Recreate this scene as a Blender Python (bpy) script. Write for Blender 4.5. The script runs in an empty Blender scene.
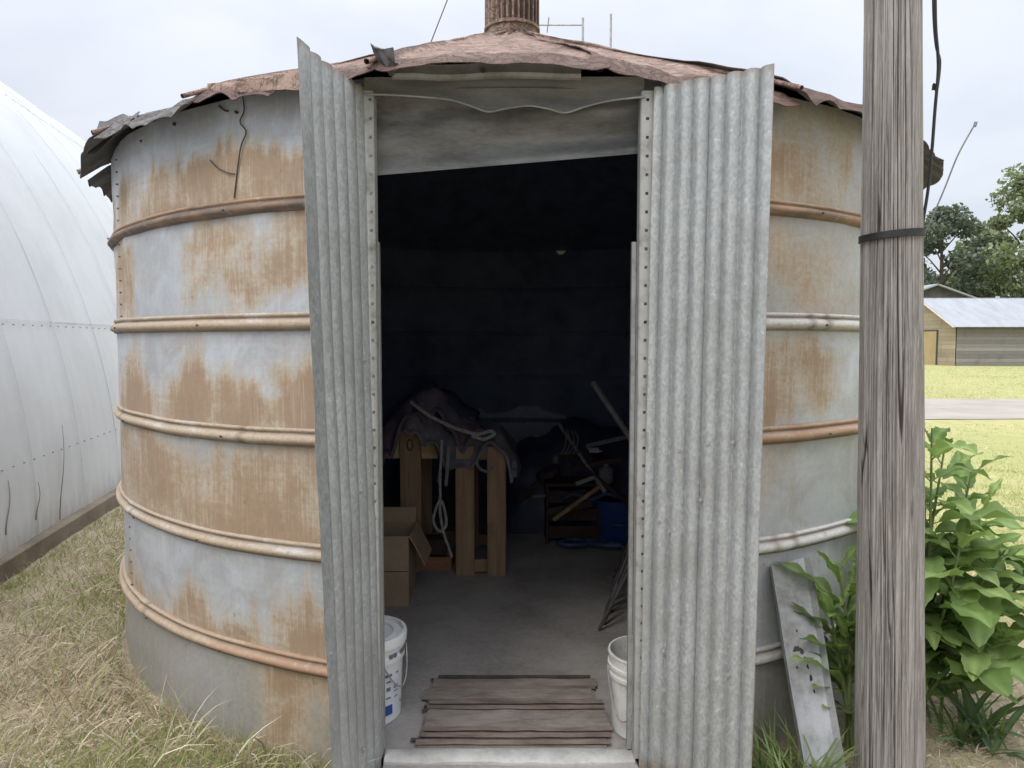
import bpy, math, random
import numpy as np
from mathutils import Vector

random.seed(7)
RNG = np.random.default_rng(7)
scene = bpy.context.scene
COL = scene.collection
rad = math.radians

# ------------------------------------------------------------------ camera maths
F, PITCH, EYE = 720.0, rad(3.5), 1.55
def at(px, py, Y):
    """point of the place seen at pixel (px, py) of the photograph at depth Y metres"""
    cx, cy = (px - 512) / F, (384 - py) / F
    yy = math.cos(PITCH) + cy * math.sin(PITCH)
    zz = -math.sin(PITCH) + cy * math.cos(PITCH)
    return np.array([cx * Y / yy, Y, EYE + zz * Y / yy])
def onz(px, py, z):
    cx, cy = (px - 512) / F, (384 - py) / F
    yy = math.cos(PITCH) + cy * math.sin(PITCH)
    zz = -math.sin(PITCH) + cy * math.cos(PITCH)
    t = (z - EYE) / zz
    return np.array([cx * t, yy * t, z])

# ------------------------------------------------------------------ noise
def _hash(ix, iy, iz, seed):
    h = (ix * 374761393 + iy * 668265263 + iz * 2147483647 + seed * 1274126177).astype(np.int64)
    h = (h ^ (h >> 13)) * 1274126177
    h = h & 0x7fffffff
    h = (h ^ (h >> 16)) * 2246822519 & 0x7fffffff
    return ((h ^ (h >> 15)) & 0xffff) / 65535.0
def vnoise(x, y, z=0.0, seed=0):
    x, y, z = np.broadcast_arrays(np.asarray(x, float), np.asarray(y, float), np.asarray(z, float))
    fx, fy, fz = np.floor(x), np.floor(y), np.floor(z)
    ix, iy, iz = fx.astype(np.int64), fy.astype(np.int64), fz.astype(np.int64)
    tx, ty, tz = x - fx, y - fy, z - fz
    sx, sy, sz = [t * t * (3 - 2 * t) for t in (tx, ty, tz)]
    r = 0
    for dx in (0, 1):
        wx = sx if dx else 1 - sx
        for dy in (0, 1):
            wy = sy if dy else 1 - sy
            for dz in (0, 1):
                wz = sz if dz else 1 - sz
                r = r + wx * wy * wz * _hash(ix + dx, iy + dy, iz + dz, seed)
    return r
def fbm(x, y, z=0.0, seed=0, octv=4):
    a, s, t = 1.0, 0.0, 0.0
    for k in range(octv):
        s = s + a * vnoise(np.asarray(x) * 2**k, np.asarray(y) * 2**k, np.asarray(z) * 2**k, seed + 17 * k)
        t += a; a *= 0.5
    return s / t
def smooth(a, b, x):
    t = np.clip((np.asarray(x, float) - a) / (b - a), 0, 1)
    return t * t * (3 - 2 * t)

# ------------------------------------------------------------------ mesh builder
ORIGIN = {}
class MB:
    def __init__(s):
        s.v, s.f, s.m, s.n = [], [], [], 0
        s.attr = {}
    def add(s, V, Fs, mi=0, **attr):
        V = np.asarray(V, float).reshape(-1, 3)
        s.v.append(V)
        s.f += [tuple(i + s.n for i in f) for f in Fs]
        s.m += [mi] * len(Fs)
        for k, a in attr.items():
            s.attr.setdefault(k, []).append((s.n, np.asarray(a, float)))
        s.n += len(V)
        return s
    def box(s, c, size, rot=None, mi=0, taper=1.0):
        x, y, z = [d / 2 for d in size]
        V = np.array([[-x,-y,-z],[x,-y,-z],[x,y,-z],[-x,y,-z],[-x*taper,-y*taper,z],[x*taper,-y*taper,z],[x*taper,y*taper,z],[-x*taper,y*taper,z]])
        if rot is not None: V = V @ np.asarray(rot).T
        return s.add(V + np.asarray(c), [(0,3,2,1),(4,5,6,7),(0,1,5,4),(1,2,6,5),(2,3,7,6),(3,0,4,7)], mi)
    def bar(s, a, b, w, t, up=(0, 0, 1), mi=0):
        """box from a to b, w wide and t thick"""
        a, b = np.asarray(a, float), np.asarray(b, float)
        d = b - a; L = np.linalg.norm(d); d = d / L
        u = np.cross(up, d)
        if np.linalg.norm(u) < 1e-6: u = np.cross((0, 1, 0), d)
        u = u / np.linalg.norm(u); n = np.cross(d, u)
        R = np.stack([u, n, d], 1)
        return s.box((a + b) / 2, (w, t, L), R, mi)
    def tube(s, pts, r, seg=8, mi=0, caps=True):
        P = np.asarray(pts, float); n = len(P)
        R = np.full(n, r, float) if np.isscalar(r) else np.asarray(r, float)
        T = np.gradient(P, axis=0); T /= np.linalg.norm(T, axis=1)[:, None] + 1e-12
        ref = np.array([0, 0, 1.0]) if abs(T[0][2]) < .9 else np.array([1.0, 0, 0])
        V = []
        u = np.cross(ref, T[0]); u /= np.linalg.norm(u)
        for i in range(n):
            u = u - T[i] * np.dot(u, T[i]); u /= np.linalg.norm(u) + 1e-12
            w = np.cross(T[i], u)
            for k in range(seg):
                a = 2 * math.pi * k / seg
                V.append(P[i] + R[i] * (math.cos(a) * u + math.sin(a) * w))
        Fs = []
        for i in range(n - 1):
            for k in range(seg):
                k2 = (k + 1) % seg
                Fs.append((i*seg+k, i*seg+k2, (i+1)*seg+k2, (i+1)*seg+k))
        if caps:
            Fs.append(tuple(range(seg - 1, -1, -1))); Fs.append(tuple((n-1)*seg + k for k in range(seg)))
        return s.add(V, Fs, mi)
    def lathe(s, prof, c=(0, 0, 0), seg=40, mi=0, caps=(False, False)):
        V, Fs, n = [], [], len(prof)
        for (r, z) in prof:
            for k in range(seg):
                a = 2 * math.pi * k / seg
                V.append((c[0] + r * math.cos(a), c[1] + r * math.sin(a), c[2] + z))
        for i in range(n - 1):
            for k in range(seg):
                k2 = (k + 1) % seg
                Fs.append((i*seg+k, i*seg+k2, (i+1)*seg+k2, (i+1)*seg+k))
        if caps[0]: Fs.append(tuple(range(seg - 1, -1, -1)))
        if caps[1]: Fs.append(tuple((n-1)*seg + k for k in range(seg)))
        return s.add(V, Fs, mi)
    def grid(s, P, mi=0, flip=False, closed=False, **attr):
        P = np.asarray(P, float); nu, nv = P.shape[:2]
        Fs = []
        for i in range(nu if closed else nu - 1):
            i2 = (i + 1) % nu
            for j in range(nv - 1):
                f = (i*nv+j, i2*nv+j, i2*nv+j+1, i*nv+j+1)
                Fs.append(f[::-1] if flip else f)
        return s.add(P.reshape(-1, 3), Fs, mi, **{k: np.asarray(a).reshape(-1, *np.asarray(a).shape[2:]) for k, a in attr.items()})
    def sheet(s, P, th, mi=0, mi_back=None, **attr):
        """a bent sheet of real thickness: front face where P lies, back face th behind its normal"""
        P = np.asarray(P, float); nu, nv = P.shape[:2]
        N = np.cross(np.gradient(P, axis=0), np.gradient(P, axis=1)); N /= np.linalg.norm(N, axis=2)[..., None] + 1e-12
        Q = P - N * th
        o = nu * nv
        g = lambda i, j: i * nv + j
        fr, bk, ed = [], [], []
        for i in range(nu - 1):
            for j in range(nv - 1):
                fr.append((g(i,j), g(i+1,j), g(i+1,j+1), g(i,j+1)))
                bk.append((o+g(i,j), o+g(i,j+1), o+g(i+1,j+1), o+g(i+1,j)))
        for i in range(nu - 1):
            ed.append((g(i,0), o+g(i,0), o+g(i+1,0), g(i+1,0)))
            ed.append((g(i,nv-1), g(i+1,nv-1), o+g(i+1,nv-1), o+g(i,nv-1)))
        for j in range(nv - 1):
            ed.append((g(0,j), g(0,j+1), o+g(0,j+1), o+g(0,j)))
            ed.append((g(nu-1,j), o+g(nu-1,j), o+g(nu-1,j+1), g(nu-1,j+1)))
        at2 = {k: np.concatenate([np.asarray(a).reshape(nu*nv, *np.asarray(a).shape[2:])] * 2) for k, a in attr.items()}
        s.add(np.concatenate([P.reshape(-1, 3), Q.reshape(-1, 3)]), fr + bk + ed, mi, **at2)
        mb = mi if mi_back is None else mi_back
        k0 = len(s.m) - len(bk) - len(ed)
        for k in range(k0, k0 + len(bk)): s.m[k] = mb
        return s
    def build(s, name, mat, parent=None, smooth_=True, bevel=0.0, angle=35):
        V = np.concatenate(s.v)
        org = np.array(ORIGIN[parent.name]) if parent is not None else np.zeros(3)
        me = bpy.data.meshes.new(name)
        me.from_pydata((V - org).tolist(), [], s.f)
        mats = mat if isinstance(mat, (list, tuple)) else [mat]
        for m in mats: me.materials.append(m)
        if len(mats) > 1: me.polygons.foreach_set('material_index', s.m)
        for k, parts in s.attr.items():
            vec = parts[0][1].ndim == 2
            A = np.zeros((len(V), 3)) if vec else np.zeros(len(V))
            for o, a in parts: A[o:o+len(a)] = a
            at_ = me.attributes.new(k, 'FLOAT_VECTOR' if vec else 'FLOAT', 'POINT')
            at_.data.foreach_set('vector' if vec else 'value', A.ravel())
        if smooth_:
            me.polygons.foreach_set('use_smooth', [True] * len(me.polygons))
            try: me.set_sharp_from_angle(angle=rad(angle))
            except Exception: pass
        me.update()
        o = bpy.data.objects.new(name, me); COL.objects.link(o)
        if parent is not None: o.parent = parent
        ORIGIN[o.name] = org
        if bevel:
            b = o.modifiers.new('edge', 'BEVEL'); b.width = bevel; b.segments = 2; b.limit_method = 'ANGLE'; b.angle_limit = rad(40)
        return o

def tag(o, label=None, cat=None, group=None, kind=None):
    if label: o['label'] = label
    if cat: o['category'] = cat
    if group: o['group'] = group
    if kind: o['kind'] = kind
    return o
def thing(name, loc, label, cat, group=None):
    o = bpy.data.objects.new(name, None); COL.objects.link(o)
    o.location = loc; o.empty_display_size = .1
    ORIGIN[o.name] = np.array(loc, float)
    return tag(o, label, cat, group)

def spline(pts, n=40):
    """Catmull-Rom through pts"""
    P = np.asarray(pts, float)
    P = np.concatenate([[2*P[0]-P[1]], P, [2*P[-1]-P[-2]]])
    out = []
    m = len(P) - 3
    for k in range(n):
        t = k / (n - 1) * m; i = min(int(t), m - 1); t -= i
        a, b, c, d = P[i], P[i+1], P[i+2], P[i+3]
        out.append(.5*((2*b)+(-a+c)*t+(2*a-5*b+4*c-d)*t*t+(-a+3*b-3*c+d)*t**3))
    return np.array(out)

# ------------------------------------------------------------------ materials
class NT:
    def __init__(s, name):
        s.mat = bpy.data.materials.new(name); s.mat.use_nodes = True
        s.t = s.mat.node_tree; s.n = s.t.nodes; s.l = s.t.links
        s.bsdf = s.n['Principled BSDF']
    def node(s, typ, **kw):
        n = s.n.new(typ)
        for k, v in kw.items(): setattr(n, k, v)
        return n
    def put(s, sock, v):
        if isinstance(v, bpy.types.NodeSocket): s.l.new(v, sock)
        elif isinstance(v, (tuple, list)) and len(v) == 3 and sock.type == 'RGBA': sock.default_value = (*v, 1)
        else: sock.default_value = v
    def coord(s, scale=(1, 1, 1), kind='Object', attr=None):
        if attr:
            a = s.node('ShaderNodeAttribute'); a.attribute_name = attr; src = a.outputs['Vector']
        else:
            src = s.node('ShaderNodeTexCoord').outputs[kind]
        m = s.node('ShaderNodeMapping'); s.l.new(src, m.inputs[0]); m.inputs['Scale'].default_value = scale
        return m.outputs[0]
    def fattr(s, name):
        a = s.node('ShaderNodeAttribute'); a.attribute_name = name; return a.outputs['Fac']
    def noise(s, vec, scale, detail=5, rough=.6, dist=0):
        n = s.node('ShaderNodeTexNoise'); s.l.new(vec, n.inputs['Vector'])
        n.inputs['Scale'].default_value = scale; n.inputs['Detail'].default_value = detail
        n.inputs['Roughness'].default_value = rough; n.inputs['Distortion'].default_value = dist
        return n.outputs['Fac']
    def voro(s, vec, scale, out='Color'):
        n = s.node('ShaderNodeTexVoronoi'); s.l.new(vec, n.inputs['Vector']); n.inputs['Scale'].default_value = scale
        return n.outputs[out]
    def math(s, op, a, b=0.0, clamp=False):
        n = s.node('ShaderNodeMath', operation=op, use_clamp=clamp); s.put(n.inputs[0], a); s.put(n.inputs[1], b); return n.outputs[0]
    def ramp(s, x, a, b, lo=0.0, hi=1.0):
        n = s.node('ShaderNodeMapRange', interpolation_type='SMOOTHSTEP'); s.put(n.inputs[0], x)
        n.inputs[1].default_value = a; n.inputs[2].default_value = b; n.inputs[3].default_value = lo; n.inputs[4].default_value = hi
        return n.outputs[0]
    def mix(s, f, a, b, mode='MIX'):
        n = s.node('ShaderNodeMix', data_type='RGBA', blend_type=mode); s.put(n.inputs[0], f); s.put(n.inputs[6], a); s.put(n.inputs[7], b)
        return n.outputs[2]
    def bump(s, h, strength=.3, dist=.01):
        n = s.node('ShaderNodeBump'); s.put(n.inputs['Height'], h); n.inputs['Strength'].default_value = strength; n.inputs['Distance'].default_value = dist
        s.l.new(n.outputs[0], s.bsdf.inputs['Normal'])
    def out(s, color=None, rough=None, metal=None):
        if color is not None: s.put(s.bsdf.inputs['Base Color'], color)
        if rough is not None: s.put(s.bsdf.inputs['Roughness'], rough)
        if metal is not None: s.put(s.bsdf.inputs['Metallic'], metal)
        return s.mat

def plain(name, c, c2=None, rough=.75, metal=0.0, scale=6.0, stretch=(1, 1, 1), bump=.15, fine=60, lo=.35, hi=.7):
    """dirty, uneven surface: two colours mixed by two noises, uneven gloss, small bumps"""
    t = NT(name)
    c2 = c2 or tuple(x * .6 for x in c)
    v = t.coord(stretch)
    a = t.noise(v, scale, 6, .65); b = t.noise(v, fine, 3, .6)
    f = t.ramp(t.math('ADD', t.math('MULTIPLY', a, .75), t.math('MULTIPLY', b, .25)), lo, hi)
    t.bump(t.math('ADD', a, t.math('MULTIPLY', b, .4)), bump, .006)
    return t.out(t.mix(f, c, c2), t.ramp(a, .3, .7, rough - .1, min(1, rough + .1)), metal)

def m_bin():
    t = NT('weathered_zinc')
    cyl = t.coord((1, 1, 1), attr='cyl')
    streak = t.noise(t.coord((26, 1.3, 1), attr='cyl'), 1.0, 5, .65)
    hairs = t.noise(t.coord((120, 3.5, 1), attr='cyl'), 1.0, 3, .6)
    brush = t.noise(t.coord((1.6, 45, 1), attr='cyl'), 1.0, 4, .65)
    blotch = t.noise(cyl, 5.0, 7, .68, .6)
    fine = t.noise(cyl, 55.0, 4, .7)
    spang = t.voro(cyl, 90.0)
    r = t.fattr('rust')
    s = t.math('ADD', r, t.math('MULTIPLY', t.math('SUBTRACT', streak, .5), .85))
    s = t.math('ADD', s, t.math('MULTIPLY', t.math('SUBTRACT', blotch, .5), .75))
    s = t.math('ADD', s, t.math('MULTIPLY', t.math('SUBTRACT', fine, .5), .3))
    s = t.math('ADD', s, t.math('MULTIPLY', t.math('SUBTRACT', hairs, .5), .5))
    s = t.math('ADD', s, t.math('MULTIPLY', t.math('SUBTRACT', brush, .5), .3))
    mask = t.ramp(s, .12, .95)
    deep = t.ramp(t.math('ADD', s, t.math('MULTIPLY', t.math('SUBTRACT', hairs, .5), .7)), .62, 1.15)
    zinc = t.mix(t.ramp(blotch, .35, .65), (.53, .56, .595), (.415, .43, .45))
    zinc = t.mix(t.math('MULTIPLY', t.ramp(brush, .45, .75), .30), zinc, (.42, .41, .385))
    zinc = t.mix(t.math('MULTIPLY', t.ramp(streak, .52, .74), .55), zinc, (.68, .685, .685))
    zinc = t.mix(.05, zinc, spang, 'OVERLAY')
    dull = t.fattr('dull')
    zinc = t.mix(dull, zinc, t.mix(t.ramp(fine, .3, .7), (.37, .355, .32), (.29, .28, .25)))
    rust = t.mix(t.ramp(fine, .3, .7), (.46, .365, .25), (.375, .28, .175))
    rust = t.mix(t.math('MULTIPLY', deep, .72), rust, (.27, .155, .075))
    col = t.mix(t.math('MULTIPLY', mask, .88), zinc, rust)
    col = t.mix(t.math('MULTIPLY', t.ramp(hairs, .56, .78), .38), col, (.66, .62, .56))
    spots = t.ramp(t.noise(cyl, 23.0, 2, .5), .70, .76)
    col = t.mix(t.math('MULTIPLY', spots, .3), col, (.12, .09, .07))
    pits = t.ramp(t.noise(cyl, 140.0, 2, .5), .66, .74)
    col = t.mix(t.math('MULTIPLY', t.math('MULTIPLY', pits, mask), .5), col, (.16, .085, .04))
    col = t.mix(t.math('MULTIPLY', t.fattr('grime'), t.ramp(streak, .3, .65, .35, .9)), col, (.20, .165, .125))
    t.bump(t.math('ADD', t.math('MULTIPLY', blotch, .6), t.math('MULTIPLY', fine, .35)), .14, .006)
    return t.out(col, t.ramp(mask, 0, 1, .50, .8), t.ramp(mask, 0, 1, .22, 0.0))

def m_rib():
    t = NT('rusty_rib')
    cyl = t.coord((1, 1, 1), attr='cyl')
    a = t.noise(t.coord((5, 22, 1), attr='cyl'), 1.0, 5, .65); fine = t.noise(cyl, 70, 3, .65)
    r = t.fattr('rust')
    s = t.math('ADD', r, t.math('MULTIPLY', t.math('SUBTRACT', a, .5), .8))
    base = t.mix(t.ramp(fine, .3, .7), (.475, .385, .29), (.38, .30, .215))
    base = t.mix(t.ramp(s, .15, .45), t.mix(t.ramp(fine, .3, .7), (.60, .59, .56), (.50, .48, .45)), base)
    col = t.mix(t.ramp(s, .55, .95), base, (.39, .245, .155))
    col = t.mix(t.ramp(s, .95, 1.3), col, (.17, .13, .105))
    flakes = t.noise(cyl, 26, 6, .72)
    col = t.mix(t.math('MULTIPLY', t.ramp(flakes, .56, .70), .55), col, (.30, .19, .115))
    col = t.mix(t.math('MULTIPLY', t.ramp(flakes, .46, .32), .35), col, (.62, .58, .53))
    col = t.mix(t.math('MULTIPLY', t.fattr('grime'), t.ramp(a, .3, .7, .55, 1.0)), col, (.13, .095, .07))
    t.bump(fine, .08, .003)
    return t.out(col, .72, 0.0)

def m_liner():
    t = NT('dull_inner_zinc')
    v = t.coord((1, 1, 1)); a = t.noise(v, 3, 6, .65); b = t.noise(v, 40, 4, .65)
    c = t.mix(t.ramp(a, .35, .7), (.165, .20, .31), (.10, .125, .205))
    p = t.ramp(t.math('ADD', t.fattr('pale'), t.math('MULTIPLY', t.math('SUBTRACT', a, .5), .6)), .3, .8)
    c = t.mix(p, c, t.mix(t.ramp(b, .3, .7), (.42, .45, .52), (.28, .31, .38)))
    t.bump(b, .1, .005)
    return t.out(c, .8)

def m_door():
    t = NT('galvanised_door_sheet')
    v = t.coord((1, 1, 1)); vs = t.coord((75, 75, 45))
    sp = t.node('ShaderNodeTexVoronoi'); t.l.new(vs, sp.inputs['Vector']); sp.inputs['Scale'].default_value = 2.0
    bw = t.node('ShaderNodeRGBToBW'); t.l.new(sp.outputs['Color'], bw.inputs[0])
    big = t.noise(v, 3.5, 6, .65); mid = t.noise(t.coord((26, 26, 12)), 1.0, 6, .75); fine = t.noise(v, 120, 3, .7)
    c = t.mix(t.ramp(bw.outputs[0], .2, .8), (.33, .345, .35), (.42, .44, .445))
    c = t.mix(t.math('MULTIPLY', t.ramp(big, .42, .7), .6), c, (.27, .275, .27))
    c = t.mix(t.math('MULTIPLY', t.ramp(mid, .5, .75), .35), c, (.46, .48, .47))
    c = t.mix(t.math('MULTIPLY', t.ramp(t.noise(v, 45, 4, .7), .60, .70), .5), c, (.64, .65, .63))
    c = t.mix(t.math('MULTIPLY', t.ramp(t.noise(v, 13, 6, .75), .66, .76), .6), c, (.22, .18, .13))
    c = t.mix(t.math('MULTIPLY', t.ramp(fine, .55, .8), .3), c, (.22, .22, .21))
    low = t.math('ADD', t.fattr('wear'), t.math('MULTIPLY', t.math('SUBTRACT', t.noise(t.coord((30, 30, 4)), 1.0, 5, .7), .5), 1.1))
    c = t.mix(t.math('MULTIPLY', t.ramp(low, .35, .95), .7), c, t.mix(t.ramp(fine, .4, .6), (.25, .225, .19), (.22, .15, .09)))
    t.bump(t.math('ADD', bw.outputs[0], big), .1, .003)
    return t.out(c, t.ramp(bw.outputs[0], 0, 1, .42, .62), .28)

def m_roof():
    t = NT('rusted_roof_sheet')
    v = t.coord((1, 1, 1))
    a = t.noise(v, 4.0, 6, .65, .4); b = t.noise(v, 30, 5, .7); d = t.noise(v, 120, 3, .6)
    c = t.mix(t.ramp(a, .35, .65), (.33, .222, .175), (.23, .145, .108))
    c = t.mix(t.ramp(b, .52, .72), c, (.35, .285, .245))
    c = t.mix(t.math('MULTIPLY', t.ramp(t.noise(v, 7, 4, .6), .6, .72), .6), c, (.25, .245, .24))
    c = t.mix(t.math('MULTIPLY', t.ramp(d, .58, .75), .5), c, (.10, .055, .038))
    e = t.math('ADD', t.fattr('edge'), t.math('MULTIPLY', t.math('SUBTRACT', b, .5), .9))
    c = t.mix(t.math('MULTIPLY', t.ramp(e, .25, .85), .85), c, (.085, .045, .033))
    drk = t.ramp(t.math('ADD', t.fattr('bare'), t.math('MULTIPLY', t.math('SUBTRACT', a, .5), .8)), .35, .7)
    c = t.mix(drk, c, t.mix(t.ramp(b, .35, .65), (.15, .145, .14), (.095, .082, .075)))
    wr = t.noise(t.coord((1, 1, 1)), 9, 6, .7, 1.2)
    crease = t.ramp(t.math('ABSOLUTE', t.math('SUBTRACT', wr, .5)), 0, .035, 1.0, 0.0)
    c = t.mix(t.math('MULTIPLY', crease, .45), c, (.10, .06, .045))
    t.bump(t.math('SUBTRACT', t.math('ADD', a, b), t.math('MULTIPLY', crease, .5)), .8, .014)
    return t.out(c, .8, 0.0)

def m_pole():
    t = NT('weathered_pole_wood')
    g = t.noise(t.coord((80, 80, 2.4)), 1.0, 7, .75, .2); h = t.noise(t.coord((240, 240, 16)), 1.0, 4, .7)
    b = t.noise(t.coord((12, 12, 1.8)), 1.0, 6, .7); d = t.noise(t.coord((4, 4, 2.5)), 1.0, 6, .7)
    k = t.fattr('crack')
    c = t.mix(t.ramp(g, .34, .62), (.36, .345, .325), (.19, .175, .16))
    c = t.mix(t.math('MULTIPLY', t.ramp(h, .5, .75), .6), c, (.47, .455, .43))
    c = t.mix(t.math('MULTIPLY', t.ramp(b, .48, .7), .5), c, (.15, .13, .115))
    c = t.mix(t.math('MULTIPLY', t.ramp(d, .52, .72), .45), c, (.27, .24, .21))
    c = t.mix(t.ramp(k, .25, .95), c, (.035, .027, .022))
    t.bump(t.math('ADD', g, t.math('MULTIPLY', h, .5)), .55, .006)
    return t.out(c, .88)

def m_leaf(name, trans=.35, attr='tone', gloss=.5):
    """leaf colour carried by each leaf"""
    t = NT(name)
    a = t.node('ShaderNodeAttribute'); a.attribute_name = attr
    n = t.noise(t.coord((1, 1, 1)), 40, 3)
    c = t.mix(t.math('MULTIPLY', n, .3), a.outputs['Color'], (.05, .07, .02), 'MIX')
    t.put(t.bsdf.inputs['Base Color'], c); t.bsdf.inputs['Roughness'].default_value = gloss
    tr = t.node('ShaderNodeBsdfTranslucent'); t.put(tr.inputs['Color'], t.mix(.5, c, (.22, .36, .06)))
    mx = t.node('ShaderNodeMixShader'); mx.inputs[0].default_value = trans
    t.l.new(t.bsdf.outputs[0], mx.inputs[1]); t.l.new(tr.outputs[0], mx.inputs[2])
    t.l.new(mx.outputs[0], t.n['Material Output'].inputs['Surface'])
    return t.mat

def m_blade():
    t = NT('grass_blades')
    a = t.node('ShaderNodeAttribute'); a.attribute_name = 'tone'
    t.put(t.bsdf.inputs['Base Color'], a.outputs['Color']); t.bsdf.inputs['Roughness'].default_value = .65
    tr = t.node('ShaderNodeBsdfTranslucent'); t.put(tr.inputs['Color'], a.outputs['Color'])
    mx = t.node('ShaderNodeMixShader'); mx.inputs[0].default_value = .25
    t.l.new(t.bsdf.outputs[0], mx.inputs[1]); t.l.new(tr.outputs[0], mx.inputs[2])
    t.l.new(mx.outputs[0], t.n['Material Output'].inputs['Surface'])
    return t.mat

def m_ground():
    t = NT('dry_lawn')
    v = t.coord((1, 1, 1))
    big = t.noise(v, .35, 6, .62); mid = t.noise(v, 2.5, 6, .7); fine = t.noise(v, 30, 5, .75); hair = t.noise(t.coord((40, 160, 1)), 1.0, 3, .7)
    lawn = t.mix(t.ramp(big, .35, .65), (.33, .335, .12), (.40, .37, .165))
    lawn = t.mix(t.ramp(mid, .45, .7), lawn, (.25, .285, .085))
    lawn = t.mix(t.math('MULTIPLY', t.ramp(fine, .45, .75), .55), lawn, (.47, .42, .23))
    thatch = t.mix(t.ramp(mid, .35, .65), (.36, .30, .205), (.24, .195, .125))
    thatch = t.mix(t.math('MULTIPLY', t.ramp(fine, .45, .7), .7), thatch, (.46, .40, .28))
    thatch = t.mix(t.math('MULTIPLY', t.ramp(hair, .55, .75), .6), thatch, (.54, .48, .34))
    c = t.mix(t.fattr('lawn'), thatch, lawn)
    t.bump(t.math('ADD', mid, fine), .5, .03)
    return t.out(c, .95)

def m_road():
    t = NT('pale_gravel')
    v = t.coord((1, 1, 1))
    a = t.noise(v, .8, 5, .6); b = t.noise(v, 25, 5, .75)
    c = t.mix(t.ramp(a, .35, .65), (.37, .335, .30), (.31, .275, .235))
    c = t.mix(t.math('MULTIPLY', t.ramp(b, .45, .7), .5), c, (.30, .27, .24))
    t.bump(b, .5, .02)
    return t.out(c, .95)

def m_hut():
    t = NT('white_painted_sheet')
    v = t.coord((1, 1, 1))
    a = t.noise(v, .9, 6, .65); drip = t.noise(t.coord((1, 5, .5), attr='cyl'), 2.2, 5, .7); f = t.noise(v, 40, 4, .7)
    c = t.mix(t.ramp(a, .35, .7), (.60, .625, .65), (.54, .555, .575))
    c = t.mix(t.math('MULTIPLY', t.ramp(drip, .56, .75), .30), c, (.50, .50, .49))
    c = t.mix(t.math('MULTIPLY', t.ramp(t.math('ADD', t.fattr('dirt'), t.math('MULTIPLY', t.math('SUBTRACT', drip, .5), .9)), .4, 1.0), .8), c, (.36, .32, .27))
    c = t.mix(t.math('MULTIPLY', t.ramp(f, .62, .78), .22), c, (.42, .40, .38))
    t.bump(a, .15, .02)
    return t.out(c, .8, 0.0)

def m_planks(name, c, c2, plank, axis, gap=.06):
    """boards stacked along an axis, each of its own tone, dark joints"""
    t = NT(name)
    co = t.node('ShaderNodeTexCoord').outputs['Object']
    sp = t.node('ShaderNodeSeparateXYZ'); t.l.new(co, sp.inputs[0])
    q = t.math('MULTIPLY', sp.outputs[axis], 1 / plank)
    fl = t.math('FLOOR', q); fr = t.math('FRACT', q)
    wn = t.node('ShaderNodeTexWhiteNoise', noise_dimensions='1D'); t.l.new(fl, wn.inputs['W'])
    st = (2, 2, 25) if axis == 2 else (25, 25, 1.5)
    g = t.noise(t.coord(st), 1.0, 5, .65); d = t.noise(t.coord((1, 1, 1)), 1.2, 5, .6)
    f = t.math('ADD', t.math('MULTIPLY', wn.outputs['Value'], .5), t.math('MULTIPLY', g, .7))
    col = t.mix(t.ramp(f, .25, .95), c, c2)
    col = t.mix(t.math('MULTIPLY', t.ramp(d, .5, .75), .4), col, tuple(x * .55 for x in c2))
    joint = t.ramp(fr, 0, gap, 1.0, 0.0)
    col = t.mix(joint, col, tuple(x * .25 for x in c2))
    t.bump(t.math('SUBTRACT', g, joint), .4, .02)
    return t.out(col, .85)

def m_wood(name, c, c2, stretch):
    t = NT(name)
    g = t.noise(t.coord(stretch), 1.0, 6, .7, .3); b = t.noise(t.coord((1, 1, 1)), 5, 5, .6)
    col = t.mix(t.ramp(g, .32, .68), c, c2)
    col = t.mix(t.math('MULTIPLY', t.ramp(b, .5, .75), .5), col, tuple(x * .5 for x in c2))
    t.bump(g, .3, .005)
    return t.out(col, .8)

M = {}
M['bin'] = m_bin(); M['rib'] = m_rib(); M['door'] = m_door(); M['roof'] = m_roof(); M['pole'] = m_pole()
M['ground'] = m_ground(); M['road'] = m_road(); M['hut'] = m_hut(); M['blade'] = m_blade()
M['bolt_zinc'] = plain('dull_bolts', (.22, .20, .18), (.13, .11, .09), .7, .1, 20)
M['light_block'] = plain('dark_light_block', (.13, .16, .25), (.09, .11, .175), .85)
M['liner'] = m_liner(); M['liner_rib'] = M['liner']
M['under'] = plain('roof_underside', (.15, .15, .155), (.08, .075, .07), .75, 0.0, 6, bump=.15)
M['frame'] = plain('galvanised_frame', (.36, .37, .37), (.22, .215, .20), .6, .2, 9, bump=.12)
M['frame_pale'] = plain('pale_jamb_strip', (.37, .375, .365), (.20, .187, .165), .6, .1, 14, bump=.12, lo=.45, hi=.75)
M['header'] = plain('grey_header_sheet', (.235, .235, .23), (.15, .147, .14), .65, .15, 4, stretch=(1, 1, 4), bump=.2)
M['droop'] = plain('dusty_hanging_sheet', (.225, .23, .235), (.115, .115, .113), .62, .1, 3.5, stretch=(1, 1, 3.5), bump=.22, fine=35)
M['concrete'] = plain('dusty_concrete', (.34, .32, .30), (.20, .187, .172), .9, 0, 2.2, bump=.3, fine=45)
M['sill'] = plain('worn_sill', (.50, .49, .47), (.33, .32, .30), .8, 0, 10, bump=.3)
M['curb'] = plain('mossy_curb', (.24, .20, .15), (.13, .105, .075), .95, 0, 3, bump=.4)
M['cardboard'] = plain('cardboard', (.36, .27, .18), (.27, .195, .125), .9, 0, 3, bump=.1)
M['bucket'] = plain('white_plastic', (.70, .71, .72), (.56, .56, .55), .45, 0, 7, bump=.05, lo=.5, hi=.8)
M['bucket_old'] = plain('scuffed_white_plastic', (.66, .655, .63), (.42, .40, .36), .55, 0, 9, bump=.12, lo=.45, hi=.72)
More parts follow.
